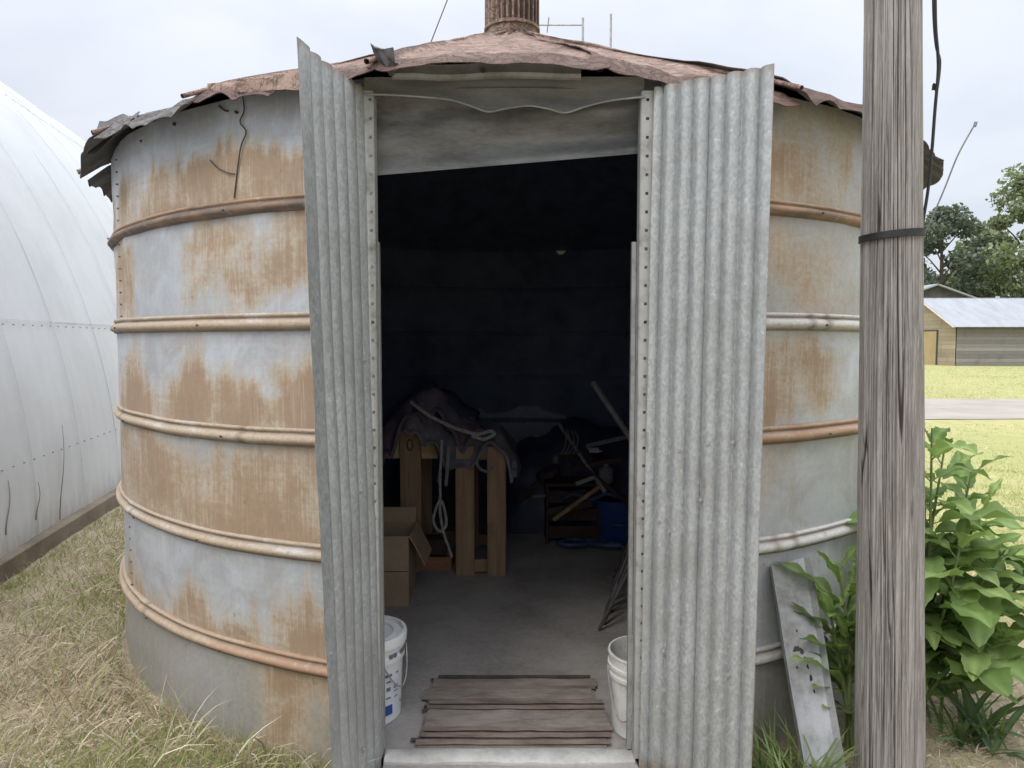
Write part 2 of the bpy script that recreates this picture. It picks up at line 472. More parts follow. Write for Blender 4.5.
M['label'] = plain('printed_label', (.66, .69, .73), (.58, .60, .64), .5, 0, 20, bump=.02)
M['ink'] = plain('grey_ink', (.16, .17, .20), (.12, .12, .14), .6, 0, 20, bump=0)
M['blue_ink'] = plain('blue_ink', (.03, .09, .32), (.02, .06, .24), .5, 0, 10, bump=0)
M['rust_mat'] = plain('rusty_brown_steel', (.235, .165, .125), (.15, .095, .07), .8, .0, 6, stretch=(1, 5, 5), bump=.3)
M['rust_rib'] = plain('brown_rusty_rib', (.17, .128, .108), (.08, .057, .046), .85, .0, 9, stretch=(.6, 5, 5), bump=.3)
M['slot_shade'] = plain('painted_slot_shade', (.07, .045, .035), (.03, .022, .018), .9, 0, 20)
M['pan'] = plain('dusty_steel_pan', (.275, .245, .215), (.14, .115, .098), .85, 0, 7, stretch=(1, 4, 4), bump=.25)
M['pine'] = m_wood('aged_pine', (.33, .22, .135), (.21, .135, .08), (28, 28, 1.6))
M['ply'] = m_wood('bare_plywood', (.52, .39, .23), (.38, .27, .15), (3, 3, 22))
M['redwood'] = m_wood('reddish_block', (.34, .17, .09), (.20, .09, .05), (3, 3, 25))
M['blanket'] = plain('mauve_blanket', (.13, .10, .145), (.065, .055, .085), .95, 0, 10, bump=.4)
M['blanket2'] = plain('grey_blanket', (.17, .165, .19), (.09, .085, .11), .95, 0, 12, bump=.4)
M['rope'] = plain('pale_rope', (.34, .33, .33), (.22, .21, .21), .9, 0, 60, bump=.4)
M['strap'] = plain('grey_webbing', (.19, .18, .20), (.11, .105, .12), .9, 0, 40, bump=.2)
M['tarp'] = plain('dark_navy_tarp', (.035, .045, .09), (.02, .025, .055), .6, 0, 5, bump=.3)
M['blue'] = plain('blue_plastic', (.02, .065, .25), (.015, .045, .17), .45, 0, 5, bump=.05)
M['blue_hose'] = plain('faded_blue_hose', (.05, .085, .18), (.03, .05, .11), .5, 0, 12, bump=.05)
M['steel_dark'] = plain('dark_steel', (.10, .095, .10), (.05, .04, .035), .6, .3, 14, bump=.2)
M['steel_pale'] = plain('pale_worn_steel', (.42, .42, .43), (.25, .24, .23), .5, .3, 14, bump=.1)
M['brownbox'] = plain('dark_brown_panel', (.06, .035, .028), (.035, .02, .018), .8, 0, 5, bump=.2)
M['black'] = plain('black_rubber', (.018, .018, .02), (.010, .010, .011), .55, 0, 30, bump=.1)
M['wire'] = plain('grey_wire', (.22, .22, .22), (.14, .135, .13), .5, .4, 30, bump=.05)
M['chan'] = plain('galvanised_gutter', (.42, .43, .45), (.22, .215, .21), .5, .25, 7, bump=.12, lo=.38, hi=.72)
M['dark_mark'] = plain('dark_brown_mark', (.07, .055, .05), (.035, .03, .03), .9, 0, 25, bump=.1)
M['shedwall'] = m_planks('grey_boards', (.275, .262, .25), (.16, .15, .142), .22, 2)
M['gable'] = m_planks('tan_boards', (.42, .345, .25), (.31, .25, .185), .25, 2)
M['shedroof'] = plain('pale_tin_roof', (.33, .35, .375), (.26, .275, .295), .5, .2, .6, stretch=(3, 1, 1), bump=.1)
M['sheddoor'] = plain('tan_plywood_door', (.46, .35, .20), (.38, .28, .15), .8, 0, .8, bump=.1)
M['trim'] = plain('pale_trim', (.60, .56, .50), (.48, .43, .36), .8, 0, 3, bump=.1)
M['darkwall'] = plain('dark_barn_wall', (.085, .085, .08), (.06, .06, .055), .9, 0, 2, bump=.1)
M['bark'] = m_wood('bark', (.12, .095, .075), (.06, .048, .038), (14, 14, 2))
M['leaf_tree'] = m_leaf('tree_leaves', .25)
M['leaf_plant'] = m_leaf('broad_leaves', .40, gloss=.62)
M['stalk'] = plain('green_stalk', (.16, .22, .07), (.10, .13, .045), .6, 0, 12, bump=.1)

# ================================================================== GROUND, ROAD
BX, BY, R = 0.0, 4.73, 2.27          # grain bin axis and radius
FZ = 0.05                            # bin floor
def gz(x, y):
    x, y = np.asarray(x, float), np.asarray(y, float)
    d = np.hypot(x, y - 4)
    h = (fbm(x * 1.3 + 9, y * 1.3, 0, 3) - .5) * .07 + (fbm(x * 5, y * 5 + 3, 0, 5, 3) - .5) * .03
    h = h * (1 - smooth(14, 30, d))
    far = (fbm(x * .05, y * .05 + 7, 0, 8, 3) - .5) * .5 * smooth(30, 90, d)
    road = smooth(12.0, 13.5, y) * (1 - smooth(21, 23, y))
    h = h * (1 - .8 * road)
    inside = 1 - smooth(R - .1, R + .25, np.hypot(x - BX, y - BY))
    return h * (1 - inside) + inside * -.02 + far * .6

def axis(lo, hi, fine_lo, fine_hi, step):
    a = list(np.arange(fine_lo, fine_hi + 1e-6, step))
    s, x = step, fine_lo
    while x > lo: s *= 1.22; x -= s; a.insert(0, max(x, lo))
    s, x = step, fine_hi
    while x < hi: s *= 1.22; x += s; a.append(min(x, hi))
    return np.array(a)
gx, gy = axis(-600, 700, -5, 5, .07), axis(-300, 900, .8, 9, .07)
X, Y = np.meshgrid(gx, gy, indexing='ij')
Z = gz(X, Y)
lawn = np.clip(smooth(1.5, 3.6, X + (fbm(X * 1.5, Y * 1.5, 0, 21) - .5) * 2.2) * smooth(2.9, 4.4, Y) + smooth(9, 14, np.hypot(X, Y)), 0, 1)
b = MB(); b.grid(np.stack([X, Y, Z], 2), lawn=lawn)
tag(b.build('ground', M['ground']), kind='structure')

b = MB()
xs = np.concatenate([np.linspace(-4.6, 40, 90), np.linspace(42, 160, 30)])
P = np.zeros((len(xs), 7, 3))
for i, x in enumerate(xs):
    for j in range(7):
        w = j / 6
        e = (vnoise(x * .7, w * 3, 0, 4) - .5) * .35
        y = 14.2 + 5.0 * w - .035 * x + (e if j in (0, 6) else 0)
        P[i, j] = (x, y, float(gz(x, y)) + .012 + (.0 if j in (0, 6) else .012))
b.grid(P); tag(b.build('gravel_road', M['road']), kind='structure')

# ================================================================== GRAIN BIN
grain_bin = thing('grain_bin', (BX, BY, 0), 'round rusty galvanised grain bin with both corrugated doors swung open', 'grain bin')
def cyl(phi, r, z):
    return np.stack([BX + r * np.sin(phi), BY - r * np.cos(phi), z + 0 * phi], -1)
S = .42
ZR = [2.03, 1.61, 1.19, .77, .35]               # ribs
ZT = [2.438] + ZR + [-.06]
PH0, PH1 = rad(11.6), rad(360 - 12.1)
def blob(phi, v, p0, p1, v0, v1, ep=4.0, ev=.26):
    return smooth(p0 - ep, p0 + ep, phi) * (1 - smooth(p1 - ep, p1 + ep, phi)) * smooth(v0 - ev, v0 + ev, v) * (1 - smooth(v1 - ev, v1 + ev, v))
def rust_of(tier, phi, v):
    """stains left on the sheets, phi in degrees (left of the door negative), v from 0 at the lower rib to 1"""
    g = (fbm(phi * .09, v * 2.2, tier * 3.1, 40) - .5)
    p0, v0 = phi, v
    phi = p0 + 9 * (fbm(p0 * .11, v0 * 1.6, tier * 5.7, 41) - .5) + 3 * (fbm(p0 * .6, v0 * 5, tier, 46, 3) - .5)
    v = v0 + .55 * (fbm(p0 * .2, v0 * .5, tier * 2.3, 42) - .5) + .14 * (vnoise(p0 * 1.7, tier, 0, 43) - .5) + .10 * (vnoise(p0 * 5.1, tier, 0, 45) - .5)
    r = 0 * phi
    if tier == 0:
        r = 1.0 * blob(phi, v, -41, -12, -.2, .50, 3, .14) + .7 * blob(phi, v, -70, -42, -.2, .5, 4, .2) + .6 * blob(phi, v, 18, 36, .0, .85) + .6 * blob(phi, v, 36, 39, .2, .6, 1.5)
    elif tier == 1:
        r = .95 * blob(phi, v, -60, -47, .05, .95, 2.5) + 1.0 * blob(phi, v, -35.5, -18.5, .3, .95, 2.5, .14) + .45 * blob(phi, v, -32, -24, -.2, .35) + .5 * blob(phi, v, 18, 34, .2, .9)
    elif tier == 2:
        r = .8 * blob(phi, v, -75, -12, -.3, .45, 3, .26) + .75 * blob(phi, v, -50, -44, -.2, .8, 2) + .7 * blob(phi, v, -37, -31, -.2, .72, 2) + .6 * blob(phi, v, -28, -23.5, -.2, .55, 2) + .95 * blob(phi, v, -21.5, -16, -.2, .75, 1.5) + .95 * blob(phi, v, 20, 34, .1, .9, 3)
    elif tier == 3:
        r = .82 * blob(phi, v, -75, -10, -.3, .96, 3, .2) + .2 * blob(phi, v, -44, -20, .0, .6) + .4 * blob(phi, v, 20, 29, .3, 1.2)
    elif tier == 4:
        r = .95 * blob(phi, v, -58, -12, -.3, .36, 4, .26) + .65 * blob(phi, v, -22.5, -15, -.2, .6, 1.5) + .2 * blob(phi, v, 15, 60, -.3, .3)
    else:
        r = .95 * blob(phi, v, -24, -16, .0, 1.2, 4, .3) + .25 * blob(phi, v, -70, -20, .0, .4)
    back = smooth(65, 80, np.abs(phi)) * (.45 + .5 * (1 - v))
    g2 = fbm(p0 * .22, v0 * 2.5, tier * 1.9, 47) - .5
    return np.clip(r * (.86 + 1.1 * g2) + back + .45 * g + (.16 if tier < 4 else .08), 0, 1.3)
NP = 520
phi = np.linspace(PH0, PH1, NP)
deg = np.degrees(phi); deg = np.where(deg > 180, deg - 360, deg)
names = ['top tier of sheets, tan rust along its lower half', None, None, 'tier of sheets tinted tan nearly all over', None, 'lowest tier of sheets, dull grey and grass stained']
WALLS = []
for k in range(6):
    z1, z0 = ZT[k] - (.0 if k == 0 else .0), ZT[k + 1]
    nz = 15
    v = np.linspace(0, 1, nz)
    PH, VV = np.meshgrid(phi, v, indexing='ij'); DG = np.meshgrid(deg, v, indexing='ij')[0]
    ZZ = z0 + (z1 - z0) * VV
    if k == 0:      # a dented gap under the eave at the back, and a wavy top edge
        ZZ = ZZ - .075 * np.exp(-((np.degrees(PH) - 168.1) / 1.3) ** 4) * VV + .008 * (vnoise(PH * 12, 0, 0, 3) - .5) * VV
    RR = R + (fbm(PH * 7, ZZ * 3, 0, 60 + k) - .5) * .022 + (fbm(PH * 26, ZZ * 9, 0, 90 + k, 3) - .5) * .006
    P = cyl(PH, RR, ZZ)
    rust = rust_of(k, DG, VV)
    dull = np.clip(.62 * smooth(10, 20, DG) * (k < 2) + (.75 if k == 5 else 0) + .3 * (k == 3) + (fbm(PH * 6, ZZ * 4, 3, 15) - .5) * .5, 0, 1)
    CY = np.stack([PH * R, ZZ, 0 * ZZ + k * 3.7], 2)
    b = MB()
    grime = np.clip(.62 * np.exp(-(VV / .05)) + .55 * np.exp(-((1 - VV) / .07)) * (.5 + vnoise(PH * 30, k, 0, 19)) , 0, 1) * (.55 + .6 * vnoise(PH * 8, k, 0, 29))  # darker along both edges of each tier
    b.grid(P, 0, rust=rust, dull=dull, cyl=CY, grime=grime)
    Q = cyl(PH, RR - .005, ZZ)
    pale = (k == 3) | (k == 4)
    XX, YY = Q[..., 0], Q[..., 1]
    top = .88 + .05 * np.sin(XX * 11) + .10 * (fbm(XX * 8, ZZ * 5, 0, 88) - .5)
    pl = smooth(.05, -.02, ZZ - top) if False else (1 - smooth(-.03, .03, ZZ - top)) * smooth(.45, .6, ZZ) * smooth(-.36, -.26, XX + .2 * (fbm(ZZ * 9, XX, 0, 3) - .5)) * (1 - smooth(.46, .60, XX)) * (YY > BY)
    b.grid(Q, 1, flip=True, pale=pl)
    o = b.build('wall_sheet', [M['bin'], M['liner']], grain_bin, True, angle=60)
    if names[k]: o['label'] = names[k]
    WALLS.append(o)

# ribs: a flange with a bead under it, rolled round the bin
prof = [(-.006, .046), (.010, .046), (.014, .041), (.014, .034), (.008, .029), (.007, .024), (.013, .020), (.024, .015), (.031, .007), (.033, -.003), (.030, -.012), (.022, -.019), (.012, -.023), (.010, -.031), (-.006, -.032)]
RIBR = [.98, .50, .48, .44, .62]
for k, z in enumerate(ZR):
    n = 420
    ph = np.linspace(PH0 + rad(.6), PH1 - rad(.6), n)
    dg = np.degrees(ph); dg = np.where(dg > 180, dg - 360, dg)
    w = (fbm(ph * 4, k, 0, 70, 2) - .5) * .012
    P = np.zeros((n, len(prof), 3)); ru = np.zeros((n, len(prof))); CY = np.zeros((n, len(prof), 3))
    for j, (dr, dz) in enumerate(prof):
        dr, dz = (dr * .8, dz * .72) if k == 0 else (dr * .88, dz * .86)
        P[:, j] = cyl(ph, R + dr + (fbm(ph * 5, z * 3, 0, 61 + k, 2) - .5) * .008, z + dz + w)
        jn = np.max([np.clip(1.4 - np.abs(dg - q), 0, .3) / .3 for q in (-34 + 9 * ((k * 3) % 5), -62 + 4 * k, 33 - 2 * k)], axis=0)
        P[:, j] += (cyl(ph, R + 1.0, z) - cyl(ph, R, z)) * (.0035 * jn * (j not in (0, len(prof) - 1)))[:, None]
        base = np.where(dg < 0, RIBR[k], [.80, .12, .85, .08, .1][k]) + (.25 if k == 0 and j > 5 else 0)
        ru[:, j] = base + .28 * (k == 4) * smooth(-40, -18, dg) * (dg < 0) + (fbm(ph * 14, j * .4, 0, 77 + k) - .5) * .5
        CY[:, j] = np.stack([ph * R, 0 * ph + z + dz, 0 * ph + k], 1)
    bb = MB(); gr = np.tile(np.array([.5, .1, 0, .1, .75, .85, .55, .1, 0, 0, .05, .25, .7, .9, .9][:len(prof)]), (n, 1)); gr = np.clip(gr + .8 * (jn * (1 - jn) * 4)[:, None], 0, 1); bb.grid(P, 0, flip=True, rust=ru, cyl=CY, grime=gr)  # grime in groove and laps; shadow under the bead painted into the colour
    P2 = np.stack([cyl(ph, R - .006, z + .022 + 0 * ph), cyl(ph, R - .022, z + .010 + 0 * ph), cyl(ph, R - .022, z - .008 + 0 * ph), cyl(ph, R - .006, z - .020 + 0 * ph)], 1); bb.grid(P2, 2)
    # bolt heads along the rib
    for d in (-57 + 3 * k, -29 - 4 * k % 7, 29 + k, 58 - k):
        c = cyl(np.array(rad(d + 1.5)), R + .034, z - .004); nrm = c - np.array([BX, BY, c[2]]); nrm /= np.linalg.norm(nrm)
        bb.tube([c, c + nrm * .006], .0045, 6, 1)
    bb.build('wall_rib', [M['rib'], M['steel_dark'], M['liner_rib']], grain_bin, angle=80)

# vertical lap seams with bolt rows
b = MB()
for (d, z0, z1) in ((-53, 1.66, 2.40), (-52, .40, .72)):
    zz = np.arange(z0, z1, .055)
    for z in zz:
        c = cyl(np.array(rad(d)), R + .004, z); nrm = c - np.array([BX, BY, c[2]]); nrm /= np.linalg.norm(nrm)
        q = MB(); q.tube([c - nrm * .008, c + nrm * .005], .0042, 6); q.build('rivet', M['bolt_zinc'], grain_bin, False)

# cracked tear and scratches in the top tier
def on_wall(px, py, off=.004):
    cx, cy_ = (px - 512) / F, (384 - py) / F
    d = np.array([cx, math.cos(PITCH) + cy_ * math.sin(PITCH), -math.sin(PITCH) + cy_ * math.cos(PITCH)])
    o = np.array([0, 0, EYE]); ox, oy = -BX, -BY
    a = d[0]**2 + d[1]**2; bq = d[0] * ox + d[1] * oy; c = ox * ox + oy * oy - (R + off)**2
    t = (-bq - math.sqrt(bq * bq - a * c)) / a
    return o + d * t
b = MB()
b.tube(spline([on_wall(*p, .004) for p in [(242, 92), (244, 110), (240, 122), (246, 132), (241, 146), (238, 165), (236, 182), (234, 198)]], 40), .0026, 5)
b.tube(spline([on_wall(*p, .004) for p in [(210, 160), (218, 168), (228, 173), (235, 174)]], 16), .0022, 5)
b.tube(spline([on_wall(*p, .004) for p in [(219, 106), (224, 110), (228, 111)]], 10), .004, 5)
b.build('sheet_tear', M['dark_mark'], grain_bin)
b = MB()
for p in [(236, 112), (141, 141), (174, 124), (817, 104), (838, 107)]:
    c = on_wall(*p, .002); nrm = c - np.array([BX, BY, c[2]]); nrm /= np.linalg.norm(nrm)
    q = MB(); q.tube([c - nrm * .01, c + nrm * .004], .008 * random.uniform(.5, 1), 9); q.build('dark_dot', M['dark_mark'], grain_bin, False)  # small dark dots on the top tier

# floor slab and sill
b = MB()
rr = [0.001, .5, 1.0, 1.5, 1.9, R - .012]
P = np.zeros((96, len(rr), 3))
for i in range(96):
    a = 2 * math.pi * i / 96
    for j, r in enumerate(rr):
        P[i, j] = (BX + r * math.cos(a), BY + r * math.sin(a), FZ)
b.grid(P, 0, closed=True, flip=False)
b.box((-.005, 2.53, -.02), (.90, .30, .136))
b.build('floor', M['concrete'], grain_bin)
b = MB()
n = 24
P = np.zeros((n, 8, 3))
for i in range(n):
    x = -.455 + .892 * i / (n - 1)
    j0 = (vnoise(x * 14, 0, 0, 2) - .5) * .008
    for j, (yy, zz) in enumerate([(2.555, .050), (2.535, .062), (2.475, .064), (2.462, .056), (2.460, .030), (2.466, .018), (2.474, .015), (2.478, -.06)]):
        P[i, j] = (x, yy + j0 * (j > 1), zz + j0 * .5)
b.grid(P, 0); b.build('door_sill', M['sill'], grain_bin, angle=50)

# ---------------- jambs: plates with punched holes and a return into the opening
def punched(x0, x1, y, z0, z1, hx, hw, step, th=.003, tilt=0.0):
    """plate facing the camera with a column of square holes"""
    m = MB()
    def bx(xa, xb, za, zb):
        m.box(((xa + xb) / 2, y, (za + zb) / 2), (xb - xa, th, zb - za))
    bx(x0, hx - hw / 2, z0, z1); bx(hx + hw / 2, x1, z0, z1)
    z = z0
    while z < z1 - step:
        bx(hx - hw / 2, hx + hw / 2, z, z + step - hw); z += step
    bx(hx - hw / 2, hx + hw / 2, z, z1)
    return m
JY = 2.472
m = punched(-.512, -.4675, JY, .066, 2.385, -.4765, .010, .062)
m.box((-.466, 2.4985, 1.22), (.003, .05, 2.32))
m.build('door_jamb', M['frame_pale'], grain_bin, False)
m = punched(.436, .505, JY, .066, 2.385, .456, .010, .062)
m.box((.4345, 2.4985, 1.22), (.003, .05, 2.32))
m.build('door_jamb', M['frame_pale'], grain_bin, False)
for sx, (xa, xb) in ((-1, (-.60, -.512)), (1, (.505, .60))):       # back plates that close the gap to the curved wall
    m = MB(); m.box(((xa + xb) / 2, 2.500, 1.22), (xb - xa, .003, 2.40)); m.box((xa if sx < 0 else xb, 2.545, 1.22), (.003, .085, 2.40))
    m.build('jamb_plate', M['frame'], grain_bin, False)
m = MB()                                                          # inner stop angles that start a little below the head
m.box((-.469, 2.537, .98), (.014, .025, 1.82)); m.build('door_stop', M['frame'], grain_bin, False)
m = MB()
m.box((.4245, 2.537, .98), (.014, .025, 1.82)); m.build('door_stop', M['frame'], grain_bin, False)

# ---------------- head of the doorway
lip = [(364, 95), (385, 95), (420, 97), (450, 100), (470, 106), (488, 112), (505, 109), (528, 106), (548, 109), (565, 113), (585, 107), (610, 101), (645, 97)]
L = spline([at(px, py, 2.468) for px, py in lip], 60)
P = np.zeros((60, 10, 3))
for i in range(60):
    for j in range(10):
        w = j / 9
        top = np.array([L[i][0], 2.478, 2.432])
        p = L[i] * (1 - w) + top * w
        p[1] += .010 * math.sin(w * math.pi) * (1 if i % 60 else 0) + (float(vnoise(p[0] * 7, p[2] * 16, 0, 6)) - .5) * .014
        P[i, j] = p
b = MB(); b.sheet(P, .002); o = b.build('header_sheet', M['header'], grain_bin, angle=60)
b = MB(); b.tube(L + np.array([0, -.003, 0]), .0034, 8); b.build('rolled_edge', M['frame'], o)
n1, n2 = 60, 26
P = np.zeros((n1, n2, 3))
for i in range(n1):
    u = i / (n1 - 1); px = 372 + (648 - 372) * u
    bot = 175.5 - 23 * u
    for j in range(n2):
        w = j / (n2 - 1)
        y = 2.515 + .055 * math.sin(w * math.pi * .9) + .02 * w + (float(fbm(u * 4, w * 3 + u, 0, 12)) - .5) * .05 * math.sin(w * math.pi) 
        y += .026 * math.sin(w * 8 + u * 2.2) * math.sin(w * math.pi)
        hem = .012 * smooth(.93, 1.0, w)
        P[i, n2 - 1 - j] = at(px, 88 + (bot - 88) * w, 2.56) * [1, 0, 1] + [0, y + hem, 0]
b = MB(); b.sheet(P, .002); b.build('hanging_sheet', M['droop'], grain_bin, angle=70)
# fascia strip under the raised roof panel, with its bolt
b = MB()
n = 30
P = np.zeros((n, 5, 3))
for i in range(n):
    u = i / (n - 1); px = 392 + (581 - 392) * u
    for j, py in enumerate([79, 77, 73, 68, 63]):
        P[i, j] = at(px, py + 1.0 * math.sin(u * 7), 2.425 - (.01 if j == 2 else 0)) + [0, (float(vnoise(u * 8, 0, 0, 4)) - .5) * .012, 0]
b.sheet(P, .003); fas = b.build('fascia_strip', M['frame'], grain_bin)
b = MB(); c = at(483, 71, 2.414); b.tube([c, c - [0, .012, 0]], .008, 8); b.build('bolt', M['dark_mark'], fas, False)
# closing plates between the head and the wall
for (xa, xb) in ((-.60, -.445), (.425, .60)):
    m = MB(); m.box(((xa + xb) / 2, 2.505, 2.40), (xb - xa, .004, .06)); m.build('head_plate', M['header'], grain_bin, False)

# ---------------- doors
def leaf(H0, H1, O0, O1, waves, amp, flat=.0, wild=.0, seed=0):
    H0, H1, O0, O1 = map(np.array, (H0, H1, O0, O1))
    nu, nv = 220, 60
    W = np.linalg.norm(O1 - H1)
    nrm = np.cross(O1 - H1, (0, 0, -1.0)); nrm /= np.linalg.norm(nrm)
    if nrm[1] > 0: nrm = -nrm
    P = np.zeros((nu, nv, 3))
    for i in range(nu):
        u = i / (nu - 1)
        c = amp * (2 * abs(math.sin(math.pi * (waves * u / (1 - flat) + .5))) ** .75 - 1) if u < 1 - flat else amp * (2 * abs(math.sin(math.pi * (waves + .5))) ** .75 - 1)
        for j in range(nv):
            v = j / (nv - 1)
            a = H0 * (1 - v) + H1 * v; o = O0 * (1 - v) + O1 * v
            p = a * (1 - u) + o * u
            e = wild * smooth(.7, 1, u) * (float(fbm(v * 7, seed, 0, 30)) - .5) * 2
            e2 = (float(fbm(v * 3, u * 2, seed, 33)) - .5) * .014
            p = p + nrm * (c * (.92 + .16 * float(vnoise(v * 3, u * 9, seed, 5))) + e + e2)
            P[i, j] = p
    if np.cross(P[1, 0] - P[0, 0], P[0, 1] - P[0, 0]) @ nrm < 0: P = P[::-1]
    return P
DZ0, DZ1 = .035, 2.392
HL0, HL1 = (at(379.5, 768, 2.464)[0], 2.464, DZ0), (at(361, 96, 2.464)[0], 2.464, DZ1)
OL0, OL1 = (-.530, 2.06, DZ0), (-.610, 2.06, DZ1)
b = MB(); wu, wv_ = np.meshgrid(np.linspace(0, 1, 220), np.linspace(0, 1, 60), indexing='ij'); wear = .8 * np.exp(-np.minimum(wu, 1 - wu) / .012) + .8 * np.exp(-np.minimum(wv_, 1 - wv_) / .015) + .42 * np.exp(-wv_ / .12) + .8 * np.exp(-((wu - .5) / .05) ** 2 - ((wv_ - .533) / .006) ** 2) + .9 * np.exp(-((wu - .53) / .03) ** 2 - ((wv_ - .435) / .018) ** 2)
b.sheet(leaf(HL0, HL1, OL0, OL1, 5.0, .0068, .15, .006, 1), .0016, wear=wear)
dl = b.build('door', M['door'], grain_bin, angle=70); dl['label'] = 'left corrugated door, leaning outward at its top'
HR0, HR1 = (at(640, 768, 2.464)[0], 2.464, DZ0), (at(655, 96, 2.464)[0], 2.464, DZ1)
OR0, OR1 = (.784, 2.27, DZ0), (.809, 2.27, DZ1 + .004)
b = MB(); b.sheet(leaf(HR0, HR1, OR0, OR1, 7.0, .0105, .05, .002, 2), .0016, wear=wear)
dr = b.build('door', M['door'], grain_bin, angle=70); dr['label'] = 'right corrugated door, opened wide toward the pole'
# bolts, a hasp stub and hinge knuckles on the doors
def hinge(x, z, y=2.458):
    m = MB(); m.tube([(x, y, z - .035), (x, y, z + .035)], .007, 10); return m
for (H0, H1, par) in ((HL0, HL1, dl), (HR0, HR1, dr)):
    for z in (.35, 1.2, 2.1):
        w = (z - DZ0) / (DZ1 - DZ0)
        hinge(H0[0] * (1 - w) + H1[0] * w, z).build('hinge', M['frame'], par)
b = MB()
for (z, u) in ((.93, .14), (.90, .23), (1.02, .5), (1.18, .3), (1.21, .55), (1.22, .76), (.48, .2), (.45, .78)):
    w = (z - DZ0) / (DZ1 - DZ0)
    h = np.array(HR0) * (1 - w) + np.array(HR1) * w; o = np.array(OR0) * (1 - w) + np.array(OR1) * w
    c = h * (1 - u) + o * u; nn = np.array([-.47, -.88, 0])
    q = MB(); q.tube([c + nn * .004, c + nn * .013], .0055, 7); q.build('bolt', M['steel_pale'], dr, False)
b = MB()
for (z, u) in ((.47, .12), (1.05, .28), (1.48, .1), (.2, .4), (.62, .93)):
    w = (z - DZ0) / (DZ1 - DZ0)
    h = np.array(HL0) * (1 - w) + np.array(HL1) * w; o = np.array(OL0) * (1 - w) + np.array(OL1) * w
    c = h * (1 - u) + o * u; nn = np.array([.95, -.3, 0])
    q = MB(); q.tube([c + nn * .004, c + nn * .013], .0055, 7); q.build('bolt', M['steel_pale'], dl, False)

# ---------------- roof: twenty crumpled gores with rolled seams, vent on top
SL = math.tan(rad(24.6)); ZE = 2.475
def roof_z(r): return ZE + (R - r) * SL
NG = 20
for g in range(NG):
    a0 = -11 + 18 * g
    mid = ((a0 + 9 + 180) % 360) - 180
    lift = .030 if g == 0 else (-.004 if g == 1 else random.uniform(-.008, .012))
    eave = 2.415 if g == 0 else (2.372 if g == 1 else 2.40 + random.uniform(-.015, .03))
    nu, nv = 40, 26
    P = np.zeros((nu, nv, 3))
    for i in range(nu):
        u = i / (nu - 1)
        a = rad(a0 - .35 + 18.7 * u)
        for j in range(nv):
            v = j / (nv - 1)
            r = .14 + (eave - .14) * v
            r += smooth(.8, 1, v) * (float(vnoise(u * 3.3 + g * 7, 0, 0, 11)) - .5) * .05
            z = roof_z(r) + lift * v
            edge = min(u, 1 - u)
            z += .026 * math.exp(-(edge / .055) ** 2) * (1 if u < .5 else .55)        # rolled seams
            crum = smooth(.55, 1, v)
            z += (float(fbm(u * 2.2 + g * 5, v * 4, 0, 13)) - .5) * (.03 + (.0 if g == 0 else .05) * crum)
            z += (float(fbm(u * 7 + g * 5, v * 9, 0, 14, 3)) - .5) * .022 - (.006 if g == 0 else .022) * crum * (1 - abs(2 * float(vnoise(u * 5 + g * 11, v * 2.2, 0, 27)) - 1)) ** 3
            z -= .035 * smooth(.95, 1, v) * ((.5 if g == 0 else .4) + (.5 if g == 0 else 1) * float(vnoise(u * 4 + g * 3, 0, 0, 18)))   # turned-down drip edge
            p = cyl(np.array(a), r, np.array(z)); P[i, j] = p
    uu, vv = np.meshgrid(np.linspace(0, 1, nu), np.linspace(0, 1, nv), indexing='ij')
    edge = np.clip(.95 * smooth(.90, 1.0, vv) + .8 * np.exp(-(np.minimum(uu, 1 - uu) / .045) ** 2) + .75 * smooth(.35, .8, vnoise(uu * 4 + g * 9, vv * 3, 0, 81)) * .6, 0, 1.2)
    bare = np.full_like(uu, .95 if mid < -28 else (.9 if mid > 60 else 0.0))  # panels round the sides and back are coloured darker grey
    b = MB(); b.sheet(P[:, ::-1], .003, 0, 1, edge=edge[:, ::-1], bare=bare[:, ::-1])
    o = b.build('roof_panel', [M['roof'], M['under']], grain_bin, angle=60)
    if g == 0: o['label'] = 'roof panel raised over the doorway'
    # curled seam cap whose open end shows at the eave
    b = MB()
    a = rad(a0)
    pts, rs = [], []
    for j in range(14):
        v = j / 13; r = .22 + (eave + .012 - .22) * v
        z = roof_z(r) + max(lift, 0) * v + .012 + (float(vnoise(v * 6, g, 0, 3)) - .5) * .014 - .012 * smooth(.9, 1, v)
        pts.append(cyl(np.array(a + rad((float(vnoise(v * 4, g, 0, 9)) - .5) * .6)), r, np.array(z))); rs.append(.008 + .005 * v * float(vnoise(g, 0, 0, 2)))
    b.tube(pts, rs, 9, caps=False)
    b.build('roof_seam', [M['roof']], grain_bin, angle=60)
b = MB(); P = np.zeros((120, 8, 3))
for i in range(120):
    a = 2 * math.pi * i / 120
    for j in range(8):
        r = .16 + (2.258 - .16) * j / 7
        P[i, j] = (BX + r * math.sin(a), BY - r * math.cos(a), roof_z(r) - .085 - .01 * (r < 2.2))
b.grid(P, 0, closed=True); b.build('light_block_cone', M['light_block'], grain_bin)  # added cone under the roof, blocks daylight through the eave gaps
